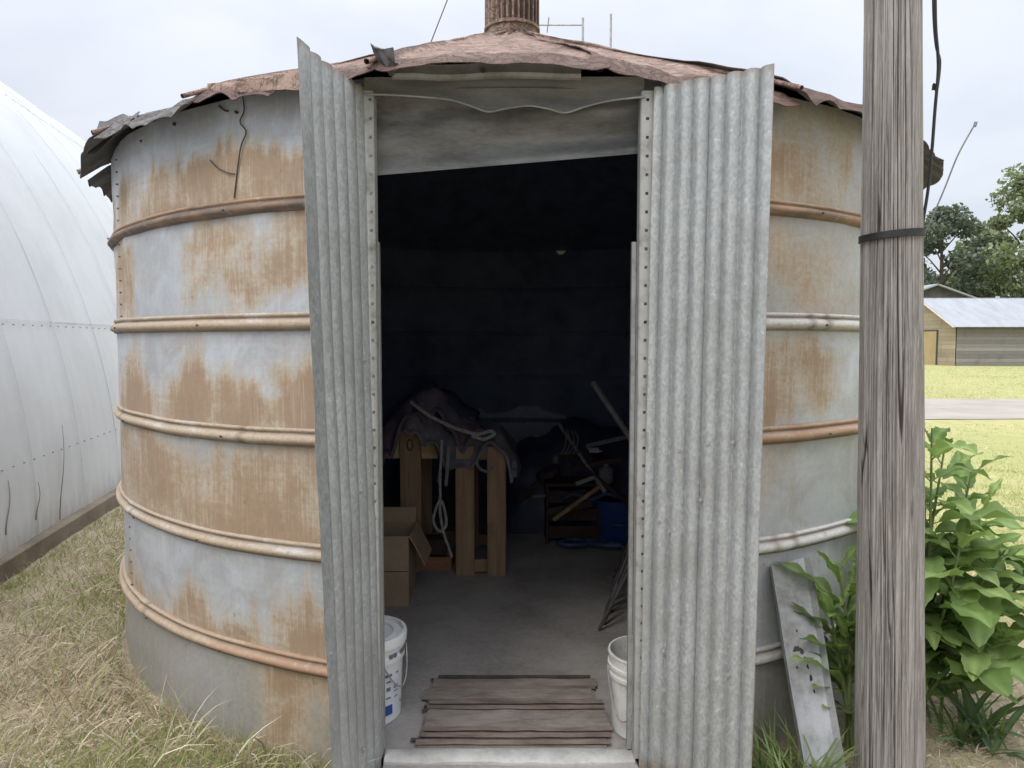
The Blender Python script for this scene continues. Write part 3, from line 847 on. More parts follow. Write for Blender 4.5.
# torn, curled corners at the left eave and beside the doorway
def scrap(name, pts, mat, sag=.02, seed=0):
    """torn sheet stretched over four corners"""
    A, B, C_, D = map(np.array, pts)
    P = np.zeros((14, 8, 3))
    for i in range(14):
        for j in range(8):
            u, v = i / 13, j / 7
            p = (A * (1 - u) + B * u) * (1 - v) + (D * (1 - u) + C_ * u) * v
            p = p + [0, 0, sag * math.sin(u * 5 + seed) * (.3 + v) + (float(vnoise(u * 5, v * 5, seed, 3)) - .5) * .03]
            P[i, j] = p
    m = MB(); m.sheet(P, .003, 0, 1); return m.build(name, mat, grain_bin, angle=60)
scrap('torn_flashing', [at(371, 47, 2.40), at(393, 50, 2.36), at(398, 66, 2.40), at(378, 70, 2.44)], [M['under'], M['under']], .012, 1)
scrap('torn_flashing', [at(208, 88, 2.70), at(300, 72, 2.44), at(300, 88, 2.42), at(215, 92, 2.66)], [M['roof'], M['roof']], .008, 2)
scrap('torn_flashing', [at(100, 124, 3.5), at(140, 112, 3.2), at(134, 122, 3.12), at(88, 156, 3.42)], [M['under'], M['under']], .01, 4)
#scrap('torn_flashing', [at(588, 66, 2.36), at(740, 72, 2.52), at(720, 92, 2.44), at(612, 88, 2.34)], [M['roof'], M['under']], .014, 5)

# vent
vent_c = (BX, BY, roof_z(.2))
b = MB()
seg = 120
vent_c = (BX, BY, 3.385)
prof_v = [(.150, -.05), (.155, .045), (.166, .055), (.166, .12), (.178, .125), (.178, .142), (.168, .148)]
b.lathe(prof_v, (BX, BY, vent_c[2]), 60)
vent = b.build('roof_vent', M['roof'], grain_bin, angle=50)
b = MB(); P = np.zeros((seg, 12, 3))
for i in range(seg):
    a = 2 * math.pi * i / seg
    for j in range(12):
        r = .166 + .008 * (1 if (i // 2) % 2 else -1)
        P[i, j] = (BX + r * math.cos(a), BY + r * math.sin(a), vent_c[2] + .142 + .50 * j / 11)
b.grid(P, 0, closed=True); b.m = [1 if ((f // 11) // 2) % 2 == 0 else 0 for f in range(len(b.m))]; b.build('vent_louvre', [M['roof'], M['slot_shade']], vent, angle=30)  # alternate strips painted dark for the shade inside the slots
b = MB(); b.lathe([(.176, .63), (.181, .64), (.181, .67), (.26, .68), (.265, .70), (.02, .84)], (BX, BY, vent_c[2]), 60, caps=(True, True)); b.build('vent_cap', M['roof'], vent, angle=50)
P = np.zeros((72, 9, 3))
for i in range(72):
    a = 2 * math.pi * i / 72
    for j in range(9):
        v = j / 8
        r = .160 + .15 * v * (1 + .25 * (float(vnoise(math.cos(a) * 2 + 5, math.sin(a) * 2, 0, 5)) - .5))
        z = 3.415 - .075 * v + (float(fbm(math.cos(a) * 2.5 + 5, math.sin(a) * 2.5, v, 7)) - .5) * .06 * v + .03
        P[i, j] = (BX + r * math.cos(a), BY + r * math.sin(a), z)
b = MB(); b.grid(P, 0, closed=True); b.build('vent_collar', M['roof'], vent, angle=60)
b = MB(); c = at(508, 36, 4.46); b.box(c + [0, .02, .0], (.055, .05, .035)); b.build('vent_latch', M['dark_mark'], vent, False, .004)

# ================================================================== THINGS IN THE DOORWAY
# ribbed sheet on the floor just inside
b = MB(); m2 = MB(); m3 = MB()
y0, y1 = 2.562, 3.085
xs0, xs1 = -.355, .365
def strip(ya, yb, za, zb, w=0.0):
    n = 30
    P = np.zeros((n, 3, 3))
    for i in range(n):
        u = i / (n - 1)
        dx = .05 * (vnoise(ya * 90, 1, 0, 2) - .5)
        for j, (yy, zz) in enumerate(((ya, za), ((ya + yb) / 2, zb), (yb, za))):
            sk = .014 * (1 - 2 * u) * (yy - y0)
            P[i, j] = (xs0 + (xs1 - xs0) * u + dx - .006 + sk, yy, zz + (float(vnoise(u * 9, yy * 20, 0, 5)) - .5) * .005)
    return P
sec = [(y0, .030, 'r'), (.030, .012, 'g')]
z = FZ + .006
layout = [('rib', .026), ('gap', .016), ('rib', .024), ('gap', .014), ('rib', .022), ('pan', .11), ('gap', .010), ('rib', .020), ('gap', .018), ('rib', .020), ('gap', .012), ('pan', .075), ('rib', .022), ('pan', .055), ('gap', .012)]
tot = sum(w for _, w in layout); y = y0
plate = MB(); ribs_l = []
for kind, w in layout:
    w = w * (y1 - y0) / tot
    if kind == 'rib':
        q = MB(); q.sheet(strip(y, y + w, z + .010, z + .020), .004); ribs_l.append(q)
    elif kind == 'pan':
        plate.sheet(strip(y, y + w, z + .012, z + .013), .006)
    else:
        plate.sheet(strip(y, y + w, z + .006, z + .004), .003, 1, 1)  # gaps between the ribs coloured dark
    y += w
plate.box((.0, (y0 + y1) / 2, z - .001), (xs1 - xs0 - .02, y1 - y0 - .01, .006))
rs = thing('ribbed_sheet', (0, 2.83, FZ), 'rusty brown ribbed metal sheet lying on floor just inside the doorway', 'metal sheet')
plate.build('pan', [M['pan'], M['dark_mark']], rs, angle=50)
for q in ribs_l: q.build('rib', M['rust_rib'], rs, angle=50)
q = MB(); q.bar((xs0 + .03, y1 + .008, z + .010), (xs1 - .02, y1 + .004, z + .012), .012, .014); q.build('edge_strip', M['dark_mark'], rs, False, .003)

def arc_pts(c, r, a0, a1, n, zf):
    return [np.array([c[0] + r * math.cos(a), c[1] + r * math.sin(a), zf(i / (n - 1))]) for i, a in enumerate(np.linspace(a0, a1, n))]
# lidded bucket
bc = (-.580, 2.815, FZ)
bk = thing('bucket', bc, 'white plastic bucket with lid and printed label behind left door', 'bucket')
b = MB(); b.lathe([(.0, .0), (.125, .0), (.131, .006), (.141, .24), (.142, .245), (.149, .246), (.150, .262), (.143, .265), (.143, .285), (.150, .287), (.151, .300), (.146, .303), (.147, .325)], bc, 56)
b.build('body', M['bucket'], bk, angle=40)
b = MB(); b.lathe([(.157, .305), (.159, .335), (.155, .345), (.143, .346), (.139, .330), (.115, .328), (.112, .338), (.104, .338), (.100, .330), (.001, .330)], bc, 56)
for k in range(44):
    a = 2 * math.pi * k / 44
    if k % 3 == 2: continue
    rot = np.array([[math.cos(a), -math.sin(a), 0], [math.sin(a), math.cos(a), 0], [0, 0, 1]])
    b.box(np.array(bc) + rot @ np.array([.150, 0, .275]), (.006, .014, .012), rot, 1)
lid = b.build('lid', [M['bucket'], M['ink']], bk, angle=40)
b = MB(); P = np.zeros((40, 4, 3))
for i in range(40):
    a = rad(-150 + 142 * i / 39)
    for j in range(4):
        zz = .045 + .175 * j / 3; r = .131 + .010 * zz / .24 + .0015
        P[i, j] = (bc[0] + r * math.cos(a), bc[1] + r * math.sin(a), bc[2] + zz)
b.sheet(P, .0012); lab = b.build('label_sheet', M['label'], bk)
def on_bucket(a, zz, w, h, m, mi=0, off=.0035):
    r = .131 + .010 * zz / .24 + off; a = rad(a)
    rot = np.array([[math.cos(a), -math.sin(a), 0], [math.sin(a), math.cos(a), 0], [0, 0, 1]])
    m.box(np.array(bc) + np.array([r * math.cos(a), r * math.sin(a), zz]), (.0015, w, h), rot, mi)
b = MB()
for (a, zz, w, h) in ((-44, .20, .030, .010), (-26, .20, .012, .006), (-44, .175, .022, .006), (-28, .15, .024, .003), (-28, .142, .024, .003), (-44, .145, .018, .014), (-28, .128, .024, .003), (-44, .11, .022, .005), (-28, .105, .02, .003), (-12, .07, .006, .014)):
    on_bucket(a, zz, w, h, b)
b.build('print', M['ink'], lab, False)
b = MB()
for a in (-60, -50, -41): on_bucket(a, .060, .026, .038, b, 0, .003)
b.build('print', M['blue_ink'], lab, False)
b = MB(); b.tube(arc_pts(bc, .157, rad(-60), rad(20), 20, lambda t: FZ + .27 - .13 * math.sin(t * math.pi)), .0028, 6); b.build('handle', M['steel_pale'], bk)
# open bucket
bc2 = (.513, 2.705, FZ)
bk2 = thing('bucket', bc2, 'scuffed open white bucket half hidden behind right door jamb', 'bucket')
b = MB(); b.lathe([(r_, z_ * .87) for r_, z_ in [(.0, .0), (.118, .0), (.124, .006), (.134, .25), (.141, .252), (.141, .268), (.136, .27), (.137, .29), (.143, .292), (.143, .306), (.138, .308), (.139, .345), (.143, .350), (.141, .357), (.134, .357), (.132, .34), (.118, .012), (.0, .010)]], bc2, 56)
b.build('body', M['bucket_old'], bk2, angle=40)
b = MB(); b.tube(arc_pts(bc2, .147, rad(-175), rad(-95), 22, lambda t: FZ + .26 - .18 * math.sin(t * math.pi)), .0028, 6); b.build('handle', M['steel_pale'], bk2)

# ================================================================== THINGS INSIDE THE BIN
# cardboard box with open flaps
cb = thing('cardboard_box', (-.79, 4.14, FZ), 'brown cardboard box with open flaps beside the left door', 'box')
x0, x1, ya, yb, zt = -1.00, -.585, 3.98, 4.30, FZ + .40
b = MB()
t_ = .006
b.box(((x0+x1)/2, ya, FZ + .20), (x1-x0, t_, .40)); b.box(((x0+x1)/2, yb, FZ + .20), (x1-x0, t_, .40))
b.box((x0, (ya+yb)/2, FZ + .20), (t_, yb-ya-.007, .40)); b.box((x1, (ya+yb)/2, FZ + .20), (t_, yb-ya-.007, .40)); b.box(((x0+x1)/2, (ya+yb)/2, FZ + .008), (x1-x0-.01, yb-ya-.01, .006))
b.build('carton', M['cardboard'], cb, False)
b = MB(); b.box(((x0+x1)/2, ya - .0045, FZ + .20), (x1-x0-.005, .002, .004)); b.build('crease', M['dark_mark'], cb, False)
def flap(A, B, d, n=(0, 0, 1)):
    A, B, d = map(np.array, (A, B, d)); P = np.zeros((8, 6, 3))
    for i in range(8):
        for j in range(6):
            u, v = i/7, j/5
            P[i, j] = A * (1-u) + B * u + d * v + np.array([0, 0, -.03 * v * v])
    return P
for (A, B, d) in (((x1+.004, ya, zt), (x1+.004, yb, zt), (.09, 0, -.14)), ((x0, yb, zt), (x1, yb, zt), (0, .05, .11)), ((x0, ya, zt), (x1, ya, zt), (.0, .13, -.05))):
    q = MB(); q.sheet(flap(A, B, d), .005); q.build('flap', M['cardboard'], cb)
# reddish wood block
blk = thing('wood_block', (*onz(436, 571, FZ)[:2], FZ), 'reddish wooden block lying on floor between the box and racks', 'wood block')
c = onz(436, 571, FZ)
b = MB(); b.box((c[0], c[1] + .10, FZ + .045), (.20, .20, .09)); b.build('lower_block', M['redwood'], blk, False, .006)
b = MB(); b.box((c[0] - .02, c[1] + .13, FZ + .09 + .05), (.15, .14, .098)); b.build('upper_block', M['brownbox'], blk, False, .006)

def half_disc(m, c, r, h, t, n=20, mi=0):
    """half-round board standing in the xz plane"""
    top = [(c[0] + r * math.cos(a), c[2] + h * math.sin(a)) for a in np.linspace(0, math.pi, n)]
    V = [(x, c[1] - t/2, z_) for x, z_ in top] + [(x, c[1] + t/2, z_) for x, z_ in top]
    Fs = [tuple(range(n - 1, -1, -1)), tuple(range(n, 2*n))] + [(i, i+1, n+i+1, n+i) for i in range(n-1)] + [(n-1, 0, n, 2*n-1)]
    m.add(V, Fs, mi)
# rack with one broad post
YA = 4.60
pa = at(410.5, 430, YA); za_top = pa[2]
ra = thing('saddle_rack', (pa[0], YA + .3, FZ), 'wooden saddle rack with one broad post and half-round end board', 'saddle rack')
for k, yy in enumerate((YA, YA + .62)):
    b = MB(); b.box((pa[0], yy, (FZ + za_top) / 2), (.135, .04, za_top - FZ)); b.build('post', M['pine'], ra, False, .004)
    hb = at(410, 459, YA)
    b = MB(); half_disc(b, (hb[0] + .0, yy + .034, hb[2]), .178, za_top - hb[2] - .02, .022); b.build('end_board', M['ply'], ra, False)
    b = MB(); b.box((pa[0], yy + .04, FZ + .045), (.46, .04, .09)); b.build('foot', M['pine'], ra, False, .004)
b = MB(); b.box((pa[0], YA + .34, za_top - .06), (.09, .60, .04)); b.box((pa[0] - .12, YA + .34, hb[2] + .05), (.07, .58, .03)); b.box((pa[0] + .12, YA + .34, hb[2] + .05), (.07, .58, .03)); b.build('rail', M['pine'], ra, False, .003)
b = MB(); c = at(410, 445, YA - .024)
b.tube([c + [.018 * math.cos(a), 0, .034 * math.sin(a)] for a in np.linspace(0, 2 * math.pi, 20)], .005, 6); b.build('hook_ring', M['steel_dark'], ra)
# rack with two posts
YB = float(onz(465, 575, FZ)[1])
rb_ = thing('saddle_rack', (at(480, 575, YB)[0], YB + .3, FZ), 'wooden saddle rack on two narrow posts under the grey blanket', 'saddle rack')
ztb = at(465, 446, YB)[2]
xl, xr = at(465, 500, YB)[0], at(496.5, 500, YB)[0]
for yy in (YB, YB + .6):
    for xx in (xl, xr):
        b = MB(); b.box((xx, yy, (FZ + ztb) / 2), (.118, .038, ztb - FZ)); b.build('post', M['pine'], rb_, False, .004)
    b = MB(); b.box(((xl + xr) / 2, yy + .03, FZ + .055), (xr - xl + .10, .022, .08)); b.build('cross_board', M['pine'], rb_, False, .003)
    b = MB(); half_disc(b, ((xl + xr) / 2, yy + .034, ztb - .09), .165, .14, .024); b.build('end_board', M['pine'], rb_, False)
b = MB()
for dx in (-.11, 0, .11): b.box(((xl + xr) / 2 + dx, YB + .33, ztb + .045 - abs(dx) * .45), (.07, .62, .022))
b.build('rail', M['pine'], rb_, False, .003)

# blankets over the racks
def drape(path, y_a, y_b, th, name, mat, label, cat, seed, nfold=.02, n2=18):
    L_ = spline([(x, 0, z_) for x, z_ in path], 60)
    n2 = 26
    P = np.zeros((60, n2, 3))
    for i in range(60):
        for j in range(n2):
            w = j / (n2 - 1)
            u = i / 59
            k = (float(fbm(u * 5, w * 3, seed, 23)) - .5)
            drop = (.07 + .12 * float(vnoise(u * 6, seed, 0, 31)) + .035 * math.sin(u * 19 + seed) + .03 * math.sin(u * 41 + seed)) * (1 - smooth(0, .22, w)) ** 1.3
            P[i, j] = (L_[i][0] + k * nfold, y_a + (y_b - y_a) * w + (float(vnoise(u * 6, seed, 0, 3)) - .5) * .06, L_[i][2] + abs(k) * nfold * 2.2 + .012 * math.sin(u * 30 + w * 3 + seed) - .03 * w - drop * (1 - .75 * smooth(.8, 1, u)))
    b = MB(); b.sheet(P[::-1], th)
    return tag(b.build(name, mat), label, cat)
def pz(px, py, Y): p = at(px, py, Y); return (p[0], p[2])
drape([pz(376, 470, YB), pz(381, 445, YB), pz(390, 425, YB), pz(404, 410, YB), pz(418, 400, YB), pz(436, 400, YB), pz(448, 412, YB), pz(462, 425, YB), pz(480, 434, YB)], YB - .02, YB + .62, .022, 'blanket', M['blanket'], 'dark mauve blanket heaped over the broad-post saddle rack', 'blanket', 3, .08)
drape([pz(404, 426, YB), pz(414, 412, YB), pz(426, 419, YB), pz(440, 433, YB), pz(454, 440, YB), pz(478, 434, YB), pz(497, 436, YB), pz(508, 447, YB), pz(514, 460, YB), pz(516, 474, YB)], YB - .07, YB + .56, .018, 'blanket', M['blanket2'], 'grey blanket draped over the two-post rack, hem hanging on its right', 'blanket', 5, .05)
drape([pz(384, 425, YB + .2), pz(405, 404, YB + .2), pz(424, 390, YB + .2), pz(432, 392, YB + .2), pz(452, 404, YB + .2), pz(474, 421, YB + .2)], YB + .14, YB + .56, .03, 'saddle_pad', M['tarp'], 'dark peaked pad on top of the mauve blanket', 'saddle pad', 9, .05)
# straps hanging at the side of the two-post rack
b = MB()
for (p0, p1, w) in (((443, 448), (438, 482), .016), ((449, 446), (446, 486), .02)):
    b.bar(at(*p0, YB - .115), at(*p1, YB - .115), w, .004, (0, 1, 0))
tag(b.build('webbing_strap', M['strap'], None, False), 'grey webbing straps hanging between the two racks', 'strap')
def twist(pts, r, n=80, strands=3, pitch=.05):
    c = spline(pts, n); m = MB()
    d = np.r_[0, np.cumsum(np.linalg.norm(np.diff(c, axis=0), axis=1))]
    T = np.gradient(c, axis=0); T /= np.linalg.norm(T, axis=1)[:, None] + 1e-9
    U = np.cross(T, (.3, 1, .2)); U /= np.linalg.norm(U, axis=1)[:, None] + 1e-9; W = np.cross(T, U)
    for k in range(strands):
        a = d / pitch * 2 * math.pi + k * 2 * math.pi / strands
        m.tube(c + (U * np.cos(a)[:, None] + W * np.sin(a)[:, None]) * r * .55, r * .6, 5)
    return m
YR = YB - .125
m = twist([at(x, y_, YR + o_) for x, y_, o_ in [(411, 402, .03), (420, 409, .0), (432, 417, 0), (448, 425, 0), (464, 431, 0), (478, 434, 0), (490, 431, 0), (494, 434, -.01), (484, 439, -.01), (472, 436, -.01)]], .011, 120)
tag(m.build('rope', M['rope']), 'pale rope laid across the top of the blankets', 'rope')
m = twist([at(x, y_, YR - .03) for x, y_ in [(442, 440), (441, 458), (440, 480), (440, 498), (436, 508), (433.5, 519), (436, 528), (441, 531), (446, 525), (445, 512), (441, 500), (440, 512), (443, 530), (447, 543), (452, 557)]], .0085, 160)
tag(m.build('rope', M['rope']), 'pale rope hanging in a loop between the two racks', 'rope')
m = twist([at(x, y_, YR - .01) for x, y_ in [(487, 447), (480, 455), (477, 464), (482, 470), (489, 471), (494, 466)]], .009, 70)
tag(m.build('rope', M['strap']), 'short grey rope loop hung between the two posts', 'rope')

# dark junk on the right: tarp heap, tub, hose, boards, spring, pipe, rods
prof_t = [(505, 537), (508, 470), (520, 447), (545, 438), (562, 424), (580, 418), (600, 428), (640, 440), (660, 540)]
L_ = spline([at(px, py, 5.9) for px, py in prof_t], 50)
P = np.zeros((50, 20, 3))
for i in range(50):
    for j in range(20):
        w = j / 19
        h = 1 - w * w if w > 0 else 1
        zz = FZ + (L_[i][2] - FZ) * math.cos(w * math.pi / 2) ** .6 if w < .999 else FZ
        P[i, 19 - j] = (L_[i][0], 5.95 - .42 * math.sin(w * math.pi / 2) + (float(fbm(i * .12, w * 3, 0, 44)) - .5) * .16, max(FZ + .004, zz + (float(fbm(i * .15, w * 4, 2, 45)) - .5) * .10))
b = MB(); b.sheet(P[::-1], .01)
tag(b.build('tarp', M['tarp']), 'dark navy tarp heaped at the back of the bin', 'tarp')
tc = at(626, 540, 5.15) * [1, 1, 0]
tub = thing('tub', (tc[0], tc[1] + .3, FZ), 'blue plastic tub on the floor behind right door jamb', 'tub')
b = MB(); b.lathe([(0, 0), (.255, 0), (.268, .02), (.30, .30), (.318, .302), (.320, .325), (.305, .328), (.292, .31), (.25, .03), (0, .026)], (tc[0], tc[1] + .3, FZ), 48); b.build('body', M['blue'], tub, angle=40)
b = MB(); b.tube([(tc[0] - .10 + .10 * t, tc[1] + .3 - .325 - .02 * math.sin(t * math.pi), FZ + .17) for t in np.linspace(0, 2, 12)], .010, 8); b.build('handle', M['blue_hose'], tub)
hp = [onz(x, y_, FZ + .02) for x, y_ in [(556, 543), (575, 540), (596, 541), (612, 545), (626, 541), (630, 536), (612, 537), (592, 545), (572, 548), (560, 546), (575, 543), (600, 549), (622, 550)]]
m = MB(); m.tube(spline(hp, 110) + np.stack([np.zeros(110), np.zeros(110), np.linspace(0, .03, 110)], 1), .017, 8)
tag(m.build('hose', M['blue_hose']), 'loose faded blue hose coiled flat on the bin floor', 'hose')
def stick(p0, p1, w, t, mat, label, cat, name):
    m = MB(); m.bar(p0, p1, w, t, (0, 1, 0)); return tag(m.build(name, M[mat], None, False, .002), label, cat)
m = MB(); m.tube([at(593, 383, 5.0), at(640, 452, 4.75)], .022, 10)
m.tube([at(640, 452, 4.75), at(690, 525, 4.5) * [1, 1, 0] + [0, 0, FZ + .03]], .022, 10)
tag(m.build('pipe', M['steel_pale']), 'pale metal pipe leaning diagonally over the dark heap', 'pipe')
stick(at(576, 484, 5.2), at(597, 476, 5.15), .03, .012, 'rope', 'short white lath lying on the junk pile above the tub', 'lath', 'lath')
stick(at(532, 497, 5.35), at(586, 491, 5.3), .022, .014, 'strap', 'long grey batten lying low on the junk pile', 'batten', 'batten')
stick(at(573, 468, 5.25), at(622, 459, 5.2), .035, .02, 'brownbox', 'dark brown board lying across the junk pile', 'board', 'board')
# a low crate that carries the pile
xc, zc = at(572, 500, 5.35)[0], .50
cr = thing('crate', (xc, 5.36, FZ), 'low dark brown crate in front of the tarp, under the laths', 'crate')
for dx in (-.19, .19):
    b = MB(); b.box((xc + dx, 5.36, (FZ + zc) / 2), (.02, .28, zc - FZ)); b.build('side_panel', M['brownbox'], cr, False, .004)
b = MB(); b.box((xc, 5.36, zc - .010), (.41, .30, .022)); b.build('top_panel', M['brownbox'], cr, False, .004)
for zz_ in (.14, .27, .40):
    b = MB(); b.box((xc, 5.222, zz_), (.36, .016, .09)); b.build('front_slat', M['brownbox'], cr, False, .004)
# tined spring tool on the heap
sp = thing('spring_rake', tuple(at(570, 455, 5.3)), 'worn rake head with curved pale tines on the dark heap', 'rake')
for k, px in enumerate((563, 567, 571, 575)):
    m = MB(); m.tube(spline([at(px, 428 + k, 5.3), at(px + 3, 438, 5.27), at(px + 2, 447, 5.27), at(px - 2, 453, 5.3)], 14), .006, 6); m.build('tine', M['strap'], sp)
m = MB(); m.tube([at(556, 455, 5.31), at(582, 452, 5.31)], .014, 8); m.build('head_bar', M['steel_dark'], sp)
m = MB(); m.tube([at(568, 454, 5.32), at(630, 505, 4.95)], .016, 8); m.build('shaft', M['brownbox'], sp)
m = MB(); c = at(556, 459, 5.26); m.lathe([(0, -.03), (.04, -.03), (.045, 0), (.04, .03), (0, .03)], c, 18); tag(m.build('can', M['steel_dark'], None), 'small dull metal can on the dark heap', 'can')
m = MB(); c = at(594, 450, 5.3); m.box(c, (.07, .03, .035)); m.tube([c + [-.05, 0, .01], c + [.06, 0, -.01]], .008, 6); tag(m.build('latch', M['steel_pale'], None), 'small pale metal latch lying on the crate', 'latch')
stick(at(548, 512, 5.1), at(592, 503, 5.05), .05, .02, 'brownbox', 'short brown board lying flat in front of the tarp', 'board', 'board')
stick(at(586, 446, 5.25), at(626, 437, 5.2), .03, .018, 'strap', 'grey slat sticking out high over the crate', 'slat', 'slat')
stick(at(553, 520, 5.0), at(600, 486, 5.05), .028, .02, 'pine', 'tan stick slanting upward in front of the tub', 'stick', 'stick')
stick(at(518, 500, 5.45), at(556, 470, 5.4), .05, .02, 'brownbox', 'dark plank slanting over the left end of the tarp', 'plank', 'plank')
m = MB(); c = at(548, 476, 5.35); m.tube([c + [.075 * math.cos(a), .02 * math.sin(a * 2), .06 * math.sin(a)] for a in np.linspace(0, 2 * math.pi, 24)], .014, 8)
tag(m.build('coil', M['black']), 'small black ring-shaped coil lying against the tarp', 'coil')
m = MB(); m.tube(spline([at(560, 500, 5.15), at(575, 494, 5.1), at(590, 500, 5.1), at(606, 494, 5.05), at(624, 499, 5.0)], 40), .012, 7)
tag(m.build('cord', M['blue_hose']), 'dull blue cord trailing across the front of the tub', 'cord')
m = MB(); c = at(606, 476, 5.2); m.lathe([(0, 0), (.05, 0), (.055, .01), (.055, .10), (.045, .115), (.02, .12), (.02, .14), (0, .14)], c - [0, 0, .05], 20)
tag(m.build('jug', M['strap']), 'small grey jug standing among boards above the tub', 'jug')
m = MB(); m.tube([at(559, 424, 5.5), at(590, 470, 5.2)], .012, 8); m.tube([at(590, 470, 5.2), at(605, 492, 5.05)], .016, 8)
tag(m.build('tool_shaft', M['steel_pale']), 'worn grey tool shaft slanting down over the tarp peak', 'tool')
# rods leaning by the right jamb
for k in range(11):
    p0 = onz(600 + k * 1.6 + random.uniform(-3, 3), 628 - k * 5.5 + random.uniform(-3, 3), FZ + .008)
    p1 = p0 + np.array([.105 + random.uniform(-.02, .03), .06 + random.uniform(-.04, .05), .20 + random.uniform(-.03, .05)])
    m = MB(); m.tube([p0, (p0 + p1) / 2 + [0, 0, random.uniform(-.01, .01)], p1, p1 + (p1 - p0) * .5], .0085, 7)
    tag(m.build('rod', M['steel_dark']), 'dark rusty rod leaning in the bundle inside right door jamb', 'rod', 'rods leaning inside the right jamb')

# ================================================================== UTILITY POLE, CABLES
PY_ = 2.45
p_low, p_high = at(889, 768, PY_), at(892.5, 0, PY_)
dirp = (p_high - p_low) / (p_high[2] - p_low[2])
def pole_c(z): return p_low + dirp * (z - p_low[2])
def pole_r(z): return np.interp(z, [-.3, .28, 2.62, 8.2], [.1115, .109, .0835, .075])
up = thing('utility_pole', tuple(pole_c(0.0)), 'thick weathered grey wooden utility pole standing beside the bin', 'utility pole')
na, nz = 560, 330
zz = np.concatenate([np.linspace(-.2, 3.0, 250), np.linspace(3.05, 8.2, 80)])
ang = np.linspace(0, 2 * math.pi, na, endpoint=False)
A, ZZ = np.meshgrid(ang, zz, indexing='ij')
wob = (vnoise(np.cos(A) * 2 + 5, np.sin(A) * 2, ZZ * 1.5, 3) - .5) * .25
def cracks(dens, stretch, th, seed):
    f = vnoise((A + wob * .3) / (2 * math.pi) * dens % dens, 0, ZZ * stretch, seed)
    # seamless enough: the join faces away from the doorway
    w = np.abs(f - .5)
    return 1 - smooth(0, th, w)
ck = np.maximum.reduce([cracks(26, .45, .035, 101) * smooth(.30, .50, vnoise(A * 4, ZZ * .7, 0, 8)), .9 * cracks(64, .8, .06, 102) * smooth(.40, .6, vnoise(A * 7, ZZ * .9, 0, 9)), .55 * cracks(120, 1.6, .12, 103)])
RRp = pole_r(ZZ) + (fbm(np.cos(A) * 6 + 9, np.sin(A) * 6, ZZ * .8, 5) - .5) * .012 - ck * .008 + (vnoise(A * 24, ZZ * .7, 0, 6) - .5) * .003
cx_ = p_low[0] + dirp[0] * (ZZ - p_low[2]); cy_ = p_low[1] + dirp[1] * (ZZ - p_low[2])
P = np.stack([cx_ + RRp * np.cos(A + 1.2), cy_ + RRp * np.sin(A + 1.2), ZZ], 2)
b = MB(); b.grid(P, 0, closed=True, crack=ck)
b.box(pole_c(8.2) - [0, 0, .004], (.1, .1, .004))
b.build('shaft', M['pole'], up, angle=80)
zb = at(890, 232, PY_ - .1)[2]
P = np.zeros((48, 4, 3))
for i in range(48):
    a = 2 * math.pi * i / 48
    c = pole_c(zb)
    for j, (dr, dz) in enumerate(((.003, -.012), (.007, -.011), (.007, .011), (.003, .012))):
        r = pole_r(zb) + dr + .002
        P[i, j] = (c[0] + r * math.cos(a), c[1] + r * math.sin(a), zb + dz + .008 * math.cos(a))
b = MB(); b.grid(P, 0, closed=True); b.build('band', M['black'], up)
YC = 2.46
m = MB()
m.tube(spline([at(x, y_, YC) for x, y_ in [(922, -420), (933, -200), (935, -60), (935.5, 20), (938, 55), (938, 75), (935, 110), (932, 150), (928, 190), (923, 222), (921, 245), (921.5, 266)]], 80), .0052, 7)
m.tube(spline([at(x, y_, YC + .015) for x, y_ in [(922, -420), (930, -200), (933, -60), (933.5, 10), (936, 45), (940, 62), (937, 90), (934, 84), (933, 90)]], 60), .0042, 7)
tag(m.build('cable', M['black']), 'black cable hanging loose down the right side of the pole', 'cable')
m = MB(); m.tube(spline([at(921, 240, 2.42), at(930, 222, 2.40), at(944, 190, 2.39), at(958, 155, 2.38), at(975, 124, 2.37)], 30), .0024, 6)
c = at(975, 124, 2.37); m.tube([c - [.001, 0, .008], c + [.003, 0, .006]], .005, 7)
tag(m.build('stiff_wire', M['wire']), 'thin stiff grey wire jutting up from the pole band', 'wire')
a_, b_ = pole_c(6.15) + [-.085, 0, 0], at(430, 44.5, 4.3)
m = MB(); t_l = np.linspace(0, 1, 40)
m.tube([a_ * (1 - t) + b_ * t - np.array([0, 0, .10 * math.sin(math.pi * t)]) for t in t_l], .0035, 6)
tag(m.build('overhead_wire', M['wire']), 'thin service wire running down to the bin roof', 'wire')

# ================================================================== LEANING GUTTER
top_l, top_r = at(768, 567, 2.66), at(808, 557, 2.70)
bot_l, bot_r = at(806, 764, 2.40), at(846, 752, 2.44)
bot_l[2] = float(gz(bot_l[0], bot_l[1])) - .01; bot_r[2] = float(gz(bot_r[0], bot_r[1])) - .01
gt = thing('gutter_piece', tuple((bot_l + bot_r) / 2), 'bent galvanised gutter piece leaning on the bin beside the pole', 'gutter')
csec = [(-.02, -.030), (-.012, -.030), (0, -.026), (.06, .010), (.14, .016), (.84, .016), (.93, .008), (.99, -.016), (1.0, -.020)]
nlen = 30
P = np.zeros((nlen, len(csec), 3))
ax = (top_l + top_r - bot_l - bot_r); ax /= np.linalg.norm(ax)
wv = (top_r - top_l); nv_ = np.cross(wv, ax); nv_ /= np.linalg.norm(nv_)
if nv_[1] < 0: nv_ = -nv_
for i in range(nlen):
    t = i / (nlen - 1)
    A_, B_ = bot_l * (1 - t) + top_l * t, bot_r * (1 - t) + top_r * t
    for j, (u, d) in enumerate(csec):
        P[i, j] = A_ * (1 - u) + B_ * u + nv_ * (d + (float(vnoise(t * 5, u * 3, 0, 4)) - .5) * .006)
